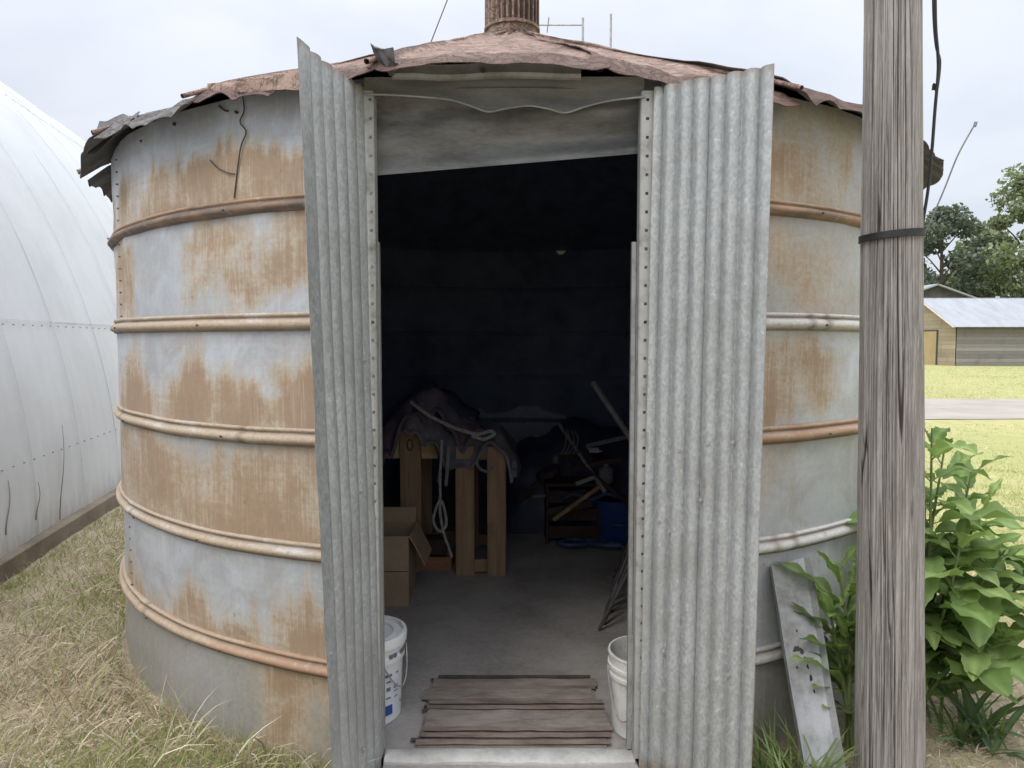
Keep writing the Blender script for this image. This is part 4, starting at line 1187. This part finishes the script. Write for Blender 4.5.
b = MB(); b.sheet(P, .0025); o = b.build('channel', M['chan'], gt, angle=40)
b = MB()
for (u, t, s_) in ((.40, .60, .013), (.47, .595, .010), (.52, .585, .006), (.57, .55, .004), (.61, .51, .004), (.64, .46, .005), (.67, .40, .003), (.48, .68, .003), (.35, .52, .003)):
    c = (bot_l * (1 - t) + top_l * t) * (1 - u) + (bot_r * (1 - t) + top_r * t) * u + nv_ * .013
    k = 9
    ring = [c + (wv / np.linalg.norm(wv) * math.cos(a) * s_ * random.uniform(.7, 1.5) + ax * math.sin(a) * s_ * random.uniform(.5, 1.0) * (1 if s_ > .009 else 2.6)) - nv_ * .0008 for a in np.linspace(0, 2 * math.pi, k, endpoint=False)]
    V = ring + [p + nv_ * .004 for p in ring]
    b.add(V, [tuple(range(k)), tuple(range(2*k-1, k-1, -1))] + [(i, (i+1) % k, k + (i+1) % k, k + i) for i in range(k)])
b.build('tar_stain', M['dark_mark'], o, False)

# ================================================================== PLANTS
def leaf_blade(m, base, d, L_, W_, droop, tone, wave=.15, fold=.25, seed=0, ns=9, jag=0.0):
    base = np.asarray(base, float); d = np.asarray(d, float); d /= np.linalg.norm(d)
    side = np.cross(d, (0, 0, 1.0))
    if np.linalg.norm(side) < 1e-3: side = np.array([1.0, 0, 0])
    side /= np.linalg.norm(side)
    p = base.copy(); P = np.zeros((ns, 5, 3)); cur = d.copy()
    for i in range(ns):
        u = i / (ns - 1)
        w = W_ / 2 * (1 + jag * (1 if i % 2 else -1)) * (math.sin(math.pi * (u * .92 + .06) ** .8) ** .85) * (1 if i < ns - 1 else .08)
        if i == 0: w = .004
        n = np.cross(side, cur); n /= np.linalg.norm(n) + 1e-9
        for j, q in enumerate((-1, -.5, 0, .5, 1)):
            ripple = wave * w * math.sin(u * 14 + q * 2 + seed) * abs(q)
            P[i, j] = p + side * q * w + n * (fold * w * abs(q) + ripple)
        cur = cur + np.array([0, 0, -droop / ns]); cur /= np.linalg.norm(cur)
        p = p + cur * L_ / (ns - 1)
    T = np.zeros((ns, 5, 3)); T[:] = tone
    T[:, 2] = np.minimum(1, np.array(tone) * 1.45 + .02)
    m.grid(P, 0, tone=T)
def stem_plant(name, label, base, tips, leaf_L, leaf_W, n_leaf, droop=.9, up_bias=.25, seed=0, bright=1.0, jagged=.05):
    rr_ = random.Random(seed)
    base = np.array([base[0], base[1], float(gz(base[0], base[1])) - .01])
    t = thing(name, tuple(base), label, 'plant')
    st, fo = MB(), MB()
    for k, tip in enumerate(tips):
        b0 = base + [rr_.uniform(-.05, .05), rr_.uniform(-.04, .04), 0]
        tip = np.asarray(tip, float)
        mid = b0 * .5 + tip * .5 + [rr_.uniform(-.04, .04), rr_.uniform(-.03, .03), .06]
        path = spline([b0, mid, tip], 26)
        st.tube(path, np.linspace(.010, .0035, 26), 7)
        nl = n_leaf
        for i in range(nl):
            u = .22 + .78 * (i + rr_.random() * .6) / nl
            q = path[min(25, int(u * 25))]
            a = i * 2.4 + k * 1.3 + rr_.uniform(-.3, .3)
            s_ = (.55 + .75 * math.sin(math.pi * min(1, (u - .05)) ** .9)) * rr_.uniform(.5, 1.25)
            if u > .9: s_ *= .75
            el = up_bias + (.9 * smooth(.75, 1, u)) + rr_.uniform(-.2, .25)
            d = np.array([math.cos(a), math.sin(a), el])
            q2 = q + d / np.linalg.norm(d) * .03
            tipx = q2 + d / np.linalg.norm(d) * leaf_L * s_ * .9
            if any((1.15 < c_[0] < 1.42 and c_[1] < 2.47) for c_ in (q2, tipx, (q2 + tipx) / 2)): continue
            st.tube([q, q2], .0025, 5)
            yel = rr_.random()
            tone = np.array([.13, .22, .06]) * (1 - yel) + np.array([.31, .42, .14]) * yel
            tone = tone * rr_.uniform(.75, 1.2) * bright
            if rr_.random() < .02: tone = np.array([.36, .31, .12])
            leaf_blade(fo, q2, d, leaf_L * s_, leaf_W * s_ * rr_.uniform(.8, 1.25), droop * rr_.uniform(.3, 1.6), tone, .28, rr_.uniform(.05, .4), rr_.random() * 9, 17, jagged)
    st.build('stem', M['stalk'], t)
    fo.build('foliage', M['leaf_plant'], t, angle=80)
    return t
bp = onz(930, 742, 0)
stem_plant('leafy_weed', 'tall broad-leaved green weed growing right beside the pole', (1.62, 2.86),
    [at(932, 428, 2.80), at(945, 445, 2.92), at(972, 470, 2.95), at(990, 495, 3.0), at(1005, 550, 2.75), at(1012, 640, 2.62), at(925, 500, 2.98), at(1045, 560, 2.8), at(962, 540, 2.7)], .235, .105, 18, .9, .4, 11, 1.1, .06)
stem_plant('leafy_weed', 'narrow-leaved green weed between the gutter piece and the pole', (at(838, 720, 2.72)[0], 2.62),
    [at(838, 566, 2.60), at(852, 585, 2.62), at(828, 600, 2.58), at(846, 640, 2.56)], .19, .062, 14, .45, .75, 12, .9)
# strap-leaved tuft near the foot of the tall weed
def tuft(name, label, c, n, L_, W_, tone, spread, droop, seed):
    rr_ = random.Random(seed); m = MB()
    z0 = float(gz(c[0], c[1])) - .01
    for i in range(n):
        a = rr_.uniform(0, 2 * math.pi); e = rr_.uniform(.9, 2.4)
        d = np.array([math.cos(a), math.sin(a), e])
        leaf_blade(m, (c[0] + rr_.uniform(-spread, spread), c[1] + rr_.uniform(-spread, spread), z0), d, L_ * rr_.uniform(.6, 1.15), W_ * rr_.uniform(.7, 1.2), droop * rr_.uniform(.5, 1.4), np.array(tone) * rr_.uniform(.7, 1.3), .03, .3, rr_.random(), 8)
    return tag(m.build(name, M['leaf_plant'], None, angle=80), label, 'plant')
c = onz(975, 735, .03); tuft('strap_leaf_plant', 'blue-green strap-leaved tuft below the tall weed', (c[0], c[1]), 17, .36, .034, (.10, .16, .085), .07, 1.2, 5)
c = onz(785, 755, .03); tuft('feathery_weed', 'feathery pale green weed in front of the gutter piece', (c[0] - .02, 2.42), 130, .26, .009, (.20, .26, .095), .10, .9, 6)
c = onz(925, 700, .03); tuft('feathery_weed', 'small grassy weed at the pole foot on its far side', (c[0] + .05, 2.75), 50, .28, .012, (.13, .20, .06), .10, 1.0, 7)

# ================================================================== GRASS (blades)
def blades(name, label, N, xr_, yr_, keep, seed, hmin, hmax, dryness, wmul=1.0, mat='blade', gmul=1.0):
    g = np.random.default_rng(seed)
    x = g.uniform(*xr_, N); y = g.uniform(*yr_, N)
    # more near the camera
    k = keep(x, y) > g.random(N)
    x, y = x[k], y[k]; N = len(x)
    dn = dryness(x, y)
    dry = g.random(N) < dn
    h = g.uniform(hmin, hmax, N) * np.where(dry, 1.0, .75) * (.6 + .8 * fbm(x * 2.2, y * 2.2, 0, 55))
    w = g.uniform(.0022, .0046, N) * wmul * (1 + .12 * y)
    az = g.uniform(0, 2 * math.pi, N) + 3.0 * (fbm(x * 1.1, y * 1.1, 0, 56) - .5)
    lean = np.where(dry, g.uniform(.5, 2.3, N), g.uniform(.15, 1.1, N))      # radians bent over its length
    tilt0 = np.where(dry, g.uniform(.2, 1.2, N), g.uniform(.0, .6, N))
    curl = g.uniform(-.8, .8, N) * np.where(dry, 1.5, .6)
    ns = 5
    V = np.zeros((N, ns, 2, 3)); px_ = x.copy(); py_ = y.copy(); pz_ = gz(x, y) - .005
    zfloor = pz_.copy() + .004
    for i in range(ns):
        u = i / (ns - 1)
        a = az + curl * u
        sx, sy = -np.sin(az + 1.1), np.cos(az + 1.1)
        ww = w * (1 - u) ** .6 * .5 + 1e-4
        V[:, i, 0] = np.stack([px_ - sx * ww, py_ - sy * ww, pz_], 1)
        V[:, i, 1] = np.stack([px_ + sx * ww, py_ + sy * ww, pz_ + ww * .6], 1)
        th = tilt0 + lean * u
        st_ = h / (ns - 1)
        px_ = px_ + np.sin(th) * np.cos(a) * st_; py_ = py_ + np.sin(th) * np.sin(a) * st_
        pz_ = np.maximum(pz_ + np.cos(th) * st_, zfloor + .004 + .012 * u)
    # keep blades out of the bin wall and slab
    rr2 = np.hypot(V[..., 0] - BX, V[..., 1] - BY).min(axis=(1, 2))
    ok = rr2 > R + .006
    V = V[ok]; dry = dry[ok]; N = len(V)
    t = g.random((N, 1)); gr = g.random((N, 1))
    straw = np.array([.62, .55, .40]) * (1 - t) + np.array([.45, .375, .25]) * t
    straw = np.where(g.random((N, 1)) < .15, np.array([.70, .65, .52]), straw)
    straw = np.where(g.random((N, 1)) < .18, np.array([.30, .235, .15]), straw)
    green = (np.array([.22, .28, .085]) * (1 - gr) + np.array([.38, .41, .16]) * gr) * gmul
    tone = np.where(dry[:, None], straw, green) * g.uniform(.75, 1.15, (N, 1))
    T = np.repeat(tone, ns * 2, axis=0)
    base = np.arange(N)[:, None] * (ns * 2)
    quads = np.concatenate([base + np.array([[2*i, 2*i+1, 2*i+3, 2*i+2]]) for i in range(ns - 1)], axis=0)
    me = bpy.data.meshes.new(name)
    nv_, nf = N * ns * 2, len(quads)
    me.vertices.add(nv_); me.vertices.foreach_set('co', V.reshape(-1))
    me.loops.add(nf * 4); me.loops.foreach_set('vertex_index', quads.reshape(-1).astype(np.int32))
    me.polygons.add(nf); me.polygons.foreach_set('loop_start', np.arange(0, nf * 4, 4, dtype=np.int32))
    me.update(calc_edges=True)
    T = np.minimum(T * 1.22, .8); at_ = me.attributes.new('tone', 'FLOAT_VECTOR', 'POINT'); at_.data.foreach_set('vector', T.ravel())
    me.materials.append(M[mat]); me.polygons.foreach_set('use_smooth', [True] * nf)
    o = bpy.data.objects.new(name, me); COL.objects.link(o)
    return tag(o, label, 'grass', kind='stuff')
HB0, HD = np.array([-3.38, 4.75]), np.array([-.2, .98])           # hut base line
HD = HD / np.linalg.norm(HD); HN = np.array([-HD[1], HD[0]])      # towards the hut
def hut_dist(x, y): return (x - HB0[0]) * HN[0] + (y - HB0[1]) * HN[1]
def keep_left(x, y):
    d = np.hypot(x - BX, y - BY)
    n = smooth(.30, .5, fbm(x * 2.5, y * 2.5, 0, 58))
    k = (d > R + .02) * (hut_dist(x, y) < -.13) * (x < .9) * (np.hypot(x, y) > 1.0) * (.45 + .55 * n)
    bare = np.exp(-((hut_dist(x, y) + .35) / .25) ** 2) * .6
    k = k * (1 - bare)
    near = 1 / (1 + np.maximum(0, y - 3.0) * .35)
    front = np.where((x > -.55) & (y < 2.6), .25, 1.0)
    return k * near * front
def dry_left(x, y):
    g_ = fbm(x * .9 + 4, y * .9, 0, 57)
    return np.clip(.80 - 1.6 * (g_ - .46) - .35 * np.exp(-((y - 4.6) / .9) ** 2) , .12, .95)
blades('grass', 'dry straw-coloured grass mixed with green beside the bin', 330000, (-4.2, .9), (1.0, 9.0), keep_left, 1, .035, .125, dry_left)
# longer bleached straw piled at the foot of the bin
def keep_foot(x, y):
    d = np.hypot(x - BX, y - BY) - R
    return np.exp(-(np.maximum(0, d - .05) / .33) ** 2) * (d > .02) * (x < -.55) * (y < 5.5) * (.3 + .9 * smooth(.35, .6, fbm(x * 4, y * 4, 0, 71)))
blades('straw', 'long bleached straw clumped along the foot of the bin wall', 15000, (-3.0, -.5), (1.6, 5.5), keep_foot, 2, .12, .34, lambda x, y: .88 + 0 * x, 1.15)
def keep_right(x, y):
    d = np.hypot(x - BX, y - BY)
    pole = np.hypot(x - p_low[0], y - PY_) > .13
    return (d > R + .02) * pole * (.3 + .7 * smooth(.35, .6, fbm(x * 2, y * 2, 0, 59))) / (1 + np.maximum(0, y - 3.0) * .25) * np.where(y > 3.0, 1, .8)
def dry_right(x, y): return np.clip(.92 - .75 * smooth(3.0, 4.6, y), .1, .95)
blades('grass', 'sparse dry grass and green blades around the pole and weeds', 110000, (.6, 6.5), (1.6, 8.5), keep_right, 3, .03, .085, dry_right, 1.0, 'blade', 1.2)
def keep_far(x, y): return (np.abs((x / np.maximum(y, 1)) - .62) < .2) * (.4 + .6 * smooth(.4, .6, fbm(x * .6, y * .6, 0, 60))) * ((y < 13.4 - .035 * x) | (y > 19.2 - .035 * x)) / (1 + np.maximum(0, y - 9) * .08)
blades('grass', 'short yellow-green lawn on both sides of the gravel road', 220000, (4, 32), (8.3, 40), keep_far, 4, .03, .075, lambda x, y: .45 + .5 * (fbm(x * .35, y * .35, 0, 61) - .5), 1.0, 'blade', 1.2)

# ================================================================== WHITE HUT (arched)
hut = thing('arched_hut', (HB0[0], HB0[1], 0), 'long white arched metal hut running along the left side', 'hut')
Q = 6.2
def hutp(s_, th, r=Q):
    """s_ metres along the base line, th from 0 at the near base over the arch to pi"""
    c = HB0 + HD * s_ + HN * (Q - r * math.cos(th))
    return np.array([c[0], c[1], .12 + r * math.sin(th)])
NSH = 36
s0_, s1_ = -12.0, 20.0
ths = np.concatenate([np.linspace(0, math.pi * .55, 60), np.linspace(math.pi * .57, math.pi, 14)])
for k in range(NSH):
    sa, sb = s0_ + (s1_ - s0_) * k / NSH, s0_ + (s1_ - s0_) * (k + 1) / NSH
    ns = 26
    P = np.zeros((ns, len(ths), 3)); ns = P.shape[0]; D = np.zeros((ns, len(ths))); CY = np.zeros((ns, len(ths), 3))
    for i in range(ns):
        s_ = sa + (sb - sa + .02) * i / (ns - 1)
        for j, th in enumerate(ths):
            r = Q + .0035 * math.cos(2 * math.pi * (s_ - sa) / ((sb - sa) / 5)) + .006 * (i == ns - 1) + (float(vnoise(s_ * 1.2, th * 5, 0, 3)) - .5) * .03
            P[i, j] = hutp(s_, th, r); D[i, j] = max(0, 1 - P[i, j][2] / .55); CY[i, j] = (th * Q, s_, 0)
    b = MB(); b.grid(P, 0, flip=True, dirt=D, cyl=CY); b.build('wall_sheet', M['hut'], hut, angle=70)
    b = MB()                                                       # lap seam
    b.tube([hutp(sa, th, Q + .012) for th in ths[:58]], .002, 5); b.build('lap_seam', M['hut'], hut)
b = MB()
for zz_ in (.68, 1.66):
    th = math.asin((zz_ - .12) / Q)
    for s_ in np.arange(-4, 12, .16):
        c = hutp(s_, th, Q + .012); b.box(c, (.009, .011, .009))
b.build('rivet', M['frame'], hut, False)
for zz_ in (1.70, 4.4, 5.6):
    th = math.asin((zz_ - .12) / Q); b = MB(); b.tube([hutp(s_, th, Q + .008) for s_ in np.linspace(s0_ + .1, s1_ - .1, 60)], .0025, 5); b.build('lap_seam', M['hut'], hut)
b = MB()
a0_, a1_ = HB0 + HD * s0_ - HN * .03, HB0 + HD * s1_ - HN * .03
b.bar((a0_[0], a0_[1], .05), (a1_[0], a1_[1], .02), .10, .18); b.build('foundation', M['curb'], hut, False, .01)
for s_ in (s0_ + .03, s1_ - .03):                                  # end walls
    b = MB(); V = [hutp(s_, th, Q - .03) for th in ths]; b.add(V, [tuple(range(len(V)))]); b.build('end_wall', M['hut'], hut, False)
# dark smears where damp has run down
b = MB()
for (px, pa_, pb_) in ((8, 480, 535), (38, 482, 520), (62, 425, 520)):
    pts = []
    for t in np.linspace(0, 1, 12):
        py = pa_ + (pb_ - pa_) * t
        # intersect the view ray with the hut base plane
        cx, cy2 = (px + 2 * math.sin(t * 5) - 512) / F, (384 - py) / F
        d = np.array([cx, math.cos(PITCH) + cy2 * math.sin(PITCH), -math.sin(PITCH) + cy2 * math.cos(PITCH)])
        lo, hi = .5, 30.0
        tt = None
        for q in np.linspace(1, 14, 2600):
            p = np.array([0, 0, EYE]) + d * q
            e = hut_dist(p[0], p[1]); hgt = p[2] - .12
            if e > -.2 and (e - Q) ** 2 + hgt ** 2 <= (Q + .016) ** 2: tt = p; break
        if tt is not None: pts.append(tt)
    if len(pts) > 3: b.tube(pts, np.linspace(.0015, .005, len(pts)), 5)
if b.v: b.build('damp_stain', M['curb'], hut)

# ================================================================== FAR RIGHT: SHED, BARN, TREES, ANTENNA
SX, SY, SW, SLN = 26.45, 43.0, 7.0, 30.0
sh = thing('shed', (SX, SY, 0), 'low grey board shed with tan gable door and pale tin roof', 'shed')
EV, RG = 2.48, 4.2
def wallquad(m, V): m.add(V, [tuple(range(len(V)))])
b = MB(); b.box((SX + SLN / 2, SY + .06, EV / 2), (SLN, .12, EV)); b.build('side_wall', M['shedwall'], sh, False)
b = MB(); b.box((SX + SLN / 2, SY + SW - .06, EV / 2), (SLN, .12, EV)); b.build('side_wall', M['shedwall'], sh, False)
for xx in (SX - .01, SX + SLN + .01):
    b = MB(); pent = [(SY, 0), (SY + SW, 0), (SY + SW, EV), (SY + SW / 2, RG - .04), (SY, EV)]
    V = [(xx - .06, y_, z_) for y_, z_ in pent] + [(xx + .06, y_, z_) for y_, z_ in pent]
    b.add(V, [(0, 1, 2, 3, 4)[::-1], (5, 6, 7, 8, 9)] + [(i, (i+1) % 5, 5 + (i+1) % 5, 5 + i) for i in range(5)]); b.build('gable_wall', M['gable'], sh, False)
for sgn in (0, 1):
    b = MB(); n = 120; P = np.zeros((n, 3, 3))
    for i in range(n):
        x = SX - .35 + (SLN + .7) * i / (n - 1)
        for j in range(3):
            w = j / 2
            yy = (SY - .4 + (SW / 2 + .4) * w) if sgn == 0 else (SY + SW + .4 - (SW / 2 + .4) * w)
            P[i, j] = (x, yy, EV - .16 + (RG + .02 - EV + .16) * w + .006 * (i % 2) + (.03 if sgn else 0) * (w == 1))
    if sgn: P = P[::-1]
    b.sheet(P, .02); b.build('roof', M['shedroof'], sh, False)
b = MB(); b.box((SX - .10, SY + 3.0, 1.05), (.06, 2.5, 2.1)); dd = b.build('door', M['sheddoor'], sh, False)
b = MB(); b.box((SX - .12, SY + 4.3, 1.05), (.05, .08, 2.16)); b.box((SX - .12, SY + 1.7, 1.05), (.05, .08, 2.16)); b.box((SX - .12, SY + 3.0, 2.14), (.05, 2.68, .08)); b.build('door_frame', M['darkwall'], dd, False)
b = MB()
for y_a, z_a, y_b, z_b in ((SY - .35, EV - .14, SY + SW / 2, RG), (SY + SW / 2, RG, SY + SW + .35, EV - .14)):
    b.bar((SX - .33, y_a, z_a - .04), (SX - .33, y_b, z_b - .04), .05, .16, (1, 0, 0))
b.build('barge_board', M['trim'], sh, False)
# dark barn behind
bx_, by_ = at(935, 300, 70)[0], 70.0
bn = thing('barn', (bx_, by_, 0), 'dark barn gable with pale roof edge behind the shed', 'barn')
pk, ev2, hw = at(935, 286, 70)[2], at(975, 301, 70)[2] - .3, 4.9
b = MB(); pent = [(-hw, 0), (hw, 0), (hw, ev2), (0, pk), (-hw, ev2)]
V = [(bx_ + x, by_, z_) for x, z_ in pent] + [(bx_ + x, by_ + 12, z_) for x, z_ in pent]
b.add(V, [(0, 1, 2, 3, 4), (5, 6, 7, 8, 9)[::-1]] + [(i, 5 + i, 5 + (i+1) % 5, (i+1) % 5) for i in range(5)]); b.build('wall', M['darkwall'], bn, False)
for sg in (-1, 1):
    b = MB(); b.bar((bx_ + sg * (hw + .5), by_ + 5.8, ev2 - .05), (bx_ - sg * .02, by_ + 5.8, pk + .14), 12.6, .14, (1, 0, 0) if False else (0, 0, 1)); b.build('roof', M['shedroof'], bn, False)

def tree(label, x, y, H, Wd, seed, dark, n_leaf, card, low=.15, loose=0.0):
    rr_ = np.random.default_rng(seed); z0 = float(gz(x, y))
    t = thing('tree', (x, y, z0), label, 'tree', 'trees beyond the shed')
    tr = MB()
    tr.tube([(x, y, z0 - .1), (x + .1, y, z0 + H * .4), (x - .1, y + .1, z0 + H * .85)], [H * .022, H * .016, H * .004], 9)
    clumps = []
    nb = 26
    for k in range(nb):
        hgt = low + (1 - low) * ((k + .5) / nb)
        env = (math.sin(math.pi * min(1, (hgt - low) / (1 - low) * .82 + .16))) ** .75
        a = k * 2.399 + rr_.uniform(-.4, .4)
        rad_ = Wd / 2 * env * rr_.uniform(.35, .95)
        c = np.array([x + rad_ * math.cos(a), y + rad_ * math.sin(a), z0 + H * hgt * rr_.uniform(.93, 1.0)])
        clumps.append((c, Wd * rr_.uniform(.10, .20) * (1 - loose * .4)))
        s_ = np.array([x, y, z0 + H * max(.12, hgt - .16)])
        tr.tube([s_, (s_ + c) / 2 + [0, 0, .2], c], [H * .006, H * .004, H * .002], 5)
    tr.build('trunk', M['bark'], t)
    V, T = [], []
    for (c, r) in clumps:
        n = int(n_leaf / nb)
        d = rr_.normal(size=(n, 3)); d /= np.linalg.norm(d, axis=1)[:, None]
        p = c + d * (r * rr_.random(n) ** .45)[:, None] * np.array([1.15, 1.15, .8])
        u = rr_.normal(size=(n, 3)); u /= np.linalg.norm(u, axis=1)[:, None]
        w = np.cross(u, rr_.normal(size=(n, 3))); w /= np.linalg.norm(w, axis=1)[:, None]
        s_ = card * rr_.uniform(.5, 1.2, n)[:, None]
        V.append(np.stack([p - u * s_ * .6, p + w * s_ * .32, p + u * s_ * .6, p - w * s_ * .32], 1))
        tone = np.array(dark) * rr_.uniform(.75, 1.3)
        T.append(np.repeat((tone * rr_.uniform(.65, 1.4, n)[:, None])[:, None], 4, axis=1))
    V = np.concatenate(V); T = np.concatenate(T); n = len(V)
    fo = MB(); fo.add(V.reshape(-1, 3), [(4*i, 4*i+1, 4*i+2, 4*i+3) for i in range(n)], 0, tone=T.reshape(-1, 3))
    fo.build('crown', M['leaf_tree'], t, False)
def tree_at(label, px, top_py, Y, wpx, *a, **k):
    p = at(px, top_py, Y); tree(label, p[0], Y, p[2], wpx / F * Y, *a, **k)
tree_at('dark open-branched tree rising behind the barn roof', 944, 203, 85, 98, 31, (0.106, 0.128, 0.108), 10000, .5, low=.04, loose=.1)  # distance haze is mixed into the crown colours as a paler tone
tree_at('tall olive-green tree at the far right edge', 1030, 172, 80, 92, 32, (0.213, 0.244, 0.149), 9000, .55)
tree_at('rounded grey-green tree between the dark tree and tall tree', 990, 228, 92, 74, 33, (0.200, 0.232, 0.149), 7500, .6, low=.08)
tree_at('low bushy tree behind the shed ridge', 968, 262, 98, 80, 34, (0.125, 0.152, 0.108), 5200, .65, low=.02)
tree_at('dark bushy tree hidden mostly by the pole', 900, 235, 95, 80, 35, (.09, .11, .07), 4500, .65, low=.05)

# antenna standing behind the bin
AY = 13.0
an = thing('antenna', (at(583, 300, AY)[0], AY, 0), 'thin pale antenna frame showing above the bin roof', 'antenna')
for px, tp in ((583, 18), (611, 14)):
    p = at(px, tp, AY); m = MB(); m.tube([(p[0], AY, 0), (p[0], AY, p[2])], .02, 7); m.build('mast', M['steel_pale'], an)
m = MB(); m.tube([at(536, 25, AY), at(583, 25, AY), at(583, 26, AY)], .014, 6); m.tube([at(548, 25, AY) + [0, .3, 0], at(548, 25, AY) - [0, .3, 0]], .01, 6)
a1, a2 = at(583, 120, AY), at(611, 120, AY); m.tube([a1, a2], .014, 6); m.build('boom', M['steel_pale'], an)

# ================================================================== SKY, SUN, CAMERA
SUN_EL, SUN_AZ = rad(52), rad(212)     # azimuth from +Y, clockwise: behind the camera, a little left
w = bpy.data.worlds.new('World'); scene.world = w; w.use_nodes = True
nt = w.node_tree; nt.nodes.clear()
N_ = nt.nodes.new
out = N_('ShaderNodeOutputWorld'); add = N_('ShaderNodeAddShader')
bg1, bg2 = N_('ShaderNodeBackground'), N_('ShaderNodeBackground')
sky = N_('ShaderNodeTexSky'); sky.sky_type = 'NISHITA'; sky.sun_disc = False; sky.sun_elevation = SUN_EL; sky.sun_rotation = SUN_AZ
sky.air_density = 1.0; sky.dust_density = 3.0; sky.ozone_density = 1.0
nt.links.new(sky.outputs[0], bg1.inputs[0]); bg1.inputs[1].default_value = .05
tc = N_('ShaderNodeTexCoord'); sep = N_('ShaderNodeSeparateXYZ'); nt.links.new(tc.outputs['Generated'], sep.inputs[0])
def wm(op, a, b=0.0, cl=False):
    n = N_('ShaderNodeMath'); n.operation = op; n.use_clamp = cl
    for s_, v_ in ((n.inputs[0], a), (n.inputs[1], b)):
        if isinstance(v_, bpy.types.NodeSocket): nt.links.new(v_, s_)
        else: s_.default_value = v_
    return n.outputs[0]
up_ = wm('MAXIMUM', sep.outputs[2], 0.0)
den = wm('ADD', up_, .25)
cmb = N_('ShaderNodeCombineXYZ'); nt.links.new(wm('DIVIDE', sep.outputs[0], den), cmb.inputs[0]); nt.links.new(wm('DIVIDE', sep.outputs[1], den), cmb.inputs[1])
nz_ = N_('ShaderNodeTexNoise'); nt.links.new(cmb.outputs[0], nz_.inputs['Vector']); nz_.inputs['Scale'].default_value = 1.6; nz_.inputs['Detail'].default_value = 5; nz_.inputs['Roughness'].default_value = .5; nz_.inputs['Distortion'].default_value = .3
mr = N_('ShaderNodeMapRange'); mr.interpolation_type = 'SMOOTHSTEP'; nt.links.new(nz_.outputs['Fac'], mr.inputs[0]); mr.inputs[1].default_value = .33; mr.inputs[2].default_value = .66
mixc = N_('ShaderNodeMix'); mixc.data_type = 'RGBA'; nt.links.new(mr.outputs[0], mixc.inputs[0])
mixc.inputs[6].default_value = (.70, .72, .775, 1); mixc.inputs[7].default_value = (.83, .84, .87, 1)
nt.links.new(mixc.outputs[2], bg2.inputs[0])
# an overcast sky is brighter overhead than at the horizon
nt.links.new(wm('ADD', .80, wm('MULTIPLY', wm('POWER', up_, 3.0), 3.7)), bg2.inputs[1])
nt.links.new(bg1.outputs[0], add.inputs[0]); nt.links.new(bg2.outputs[0], add.inputs[1]); nt.links.new(add.outputs[0], out.inputs[0])

ld = bpy.data.lights.new('sun', 'SUN'); ld.energy = 1.0; ld.angle = rad(18); ld.color = (1, .965, .92)
lo_ = bpy.data.objects.new('sun', ld); COL.objects.link(lo_)
sd = Vector((math.sin(SUN_AZ) * math.cos(SUN_EL), math.cos(SUN_AZ) * math.cos(SUN_EL), math.sin(SUN_EL)))
lo_.rotation_euler = sd.to_track_quat('Z', 'Y').to_euler(); lo_.location = (-6, -10, 12)

cd = bpy.data.cameras.new('camera'); cam = bpy.data.objects.new('camera', cd); COL.objects.link(cam)
cd.sensor_width = 36; cd.lens = F / 1024 * 36; cd.clip_start = .05; cd.clip_end = 3000
cam.location = (0, 0, EYE); cam.rotation_euler = (rad(90) - PITCH, 0, 0)
scene.camera = cam
vs = scene.view_settings
scene.display_settings.display_device = 'sRGB'
vs.view_transform = 'Standard'; vs.look = 'None'; vs.gamma = 1; vs.exposure = 0.06; vs.use_curve_mapping = False
scene.cycles.use_denoising = True
scene.cycles.max_bounces = 8
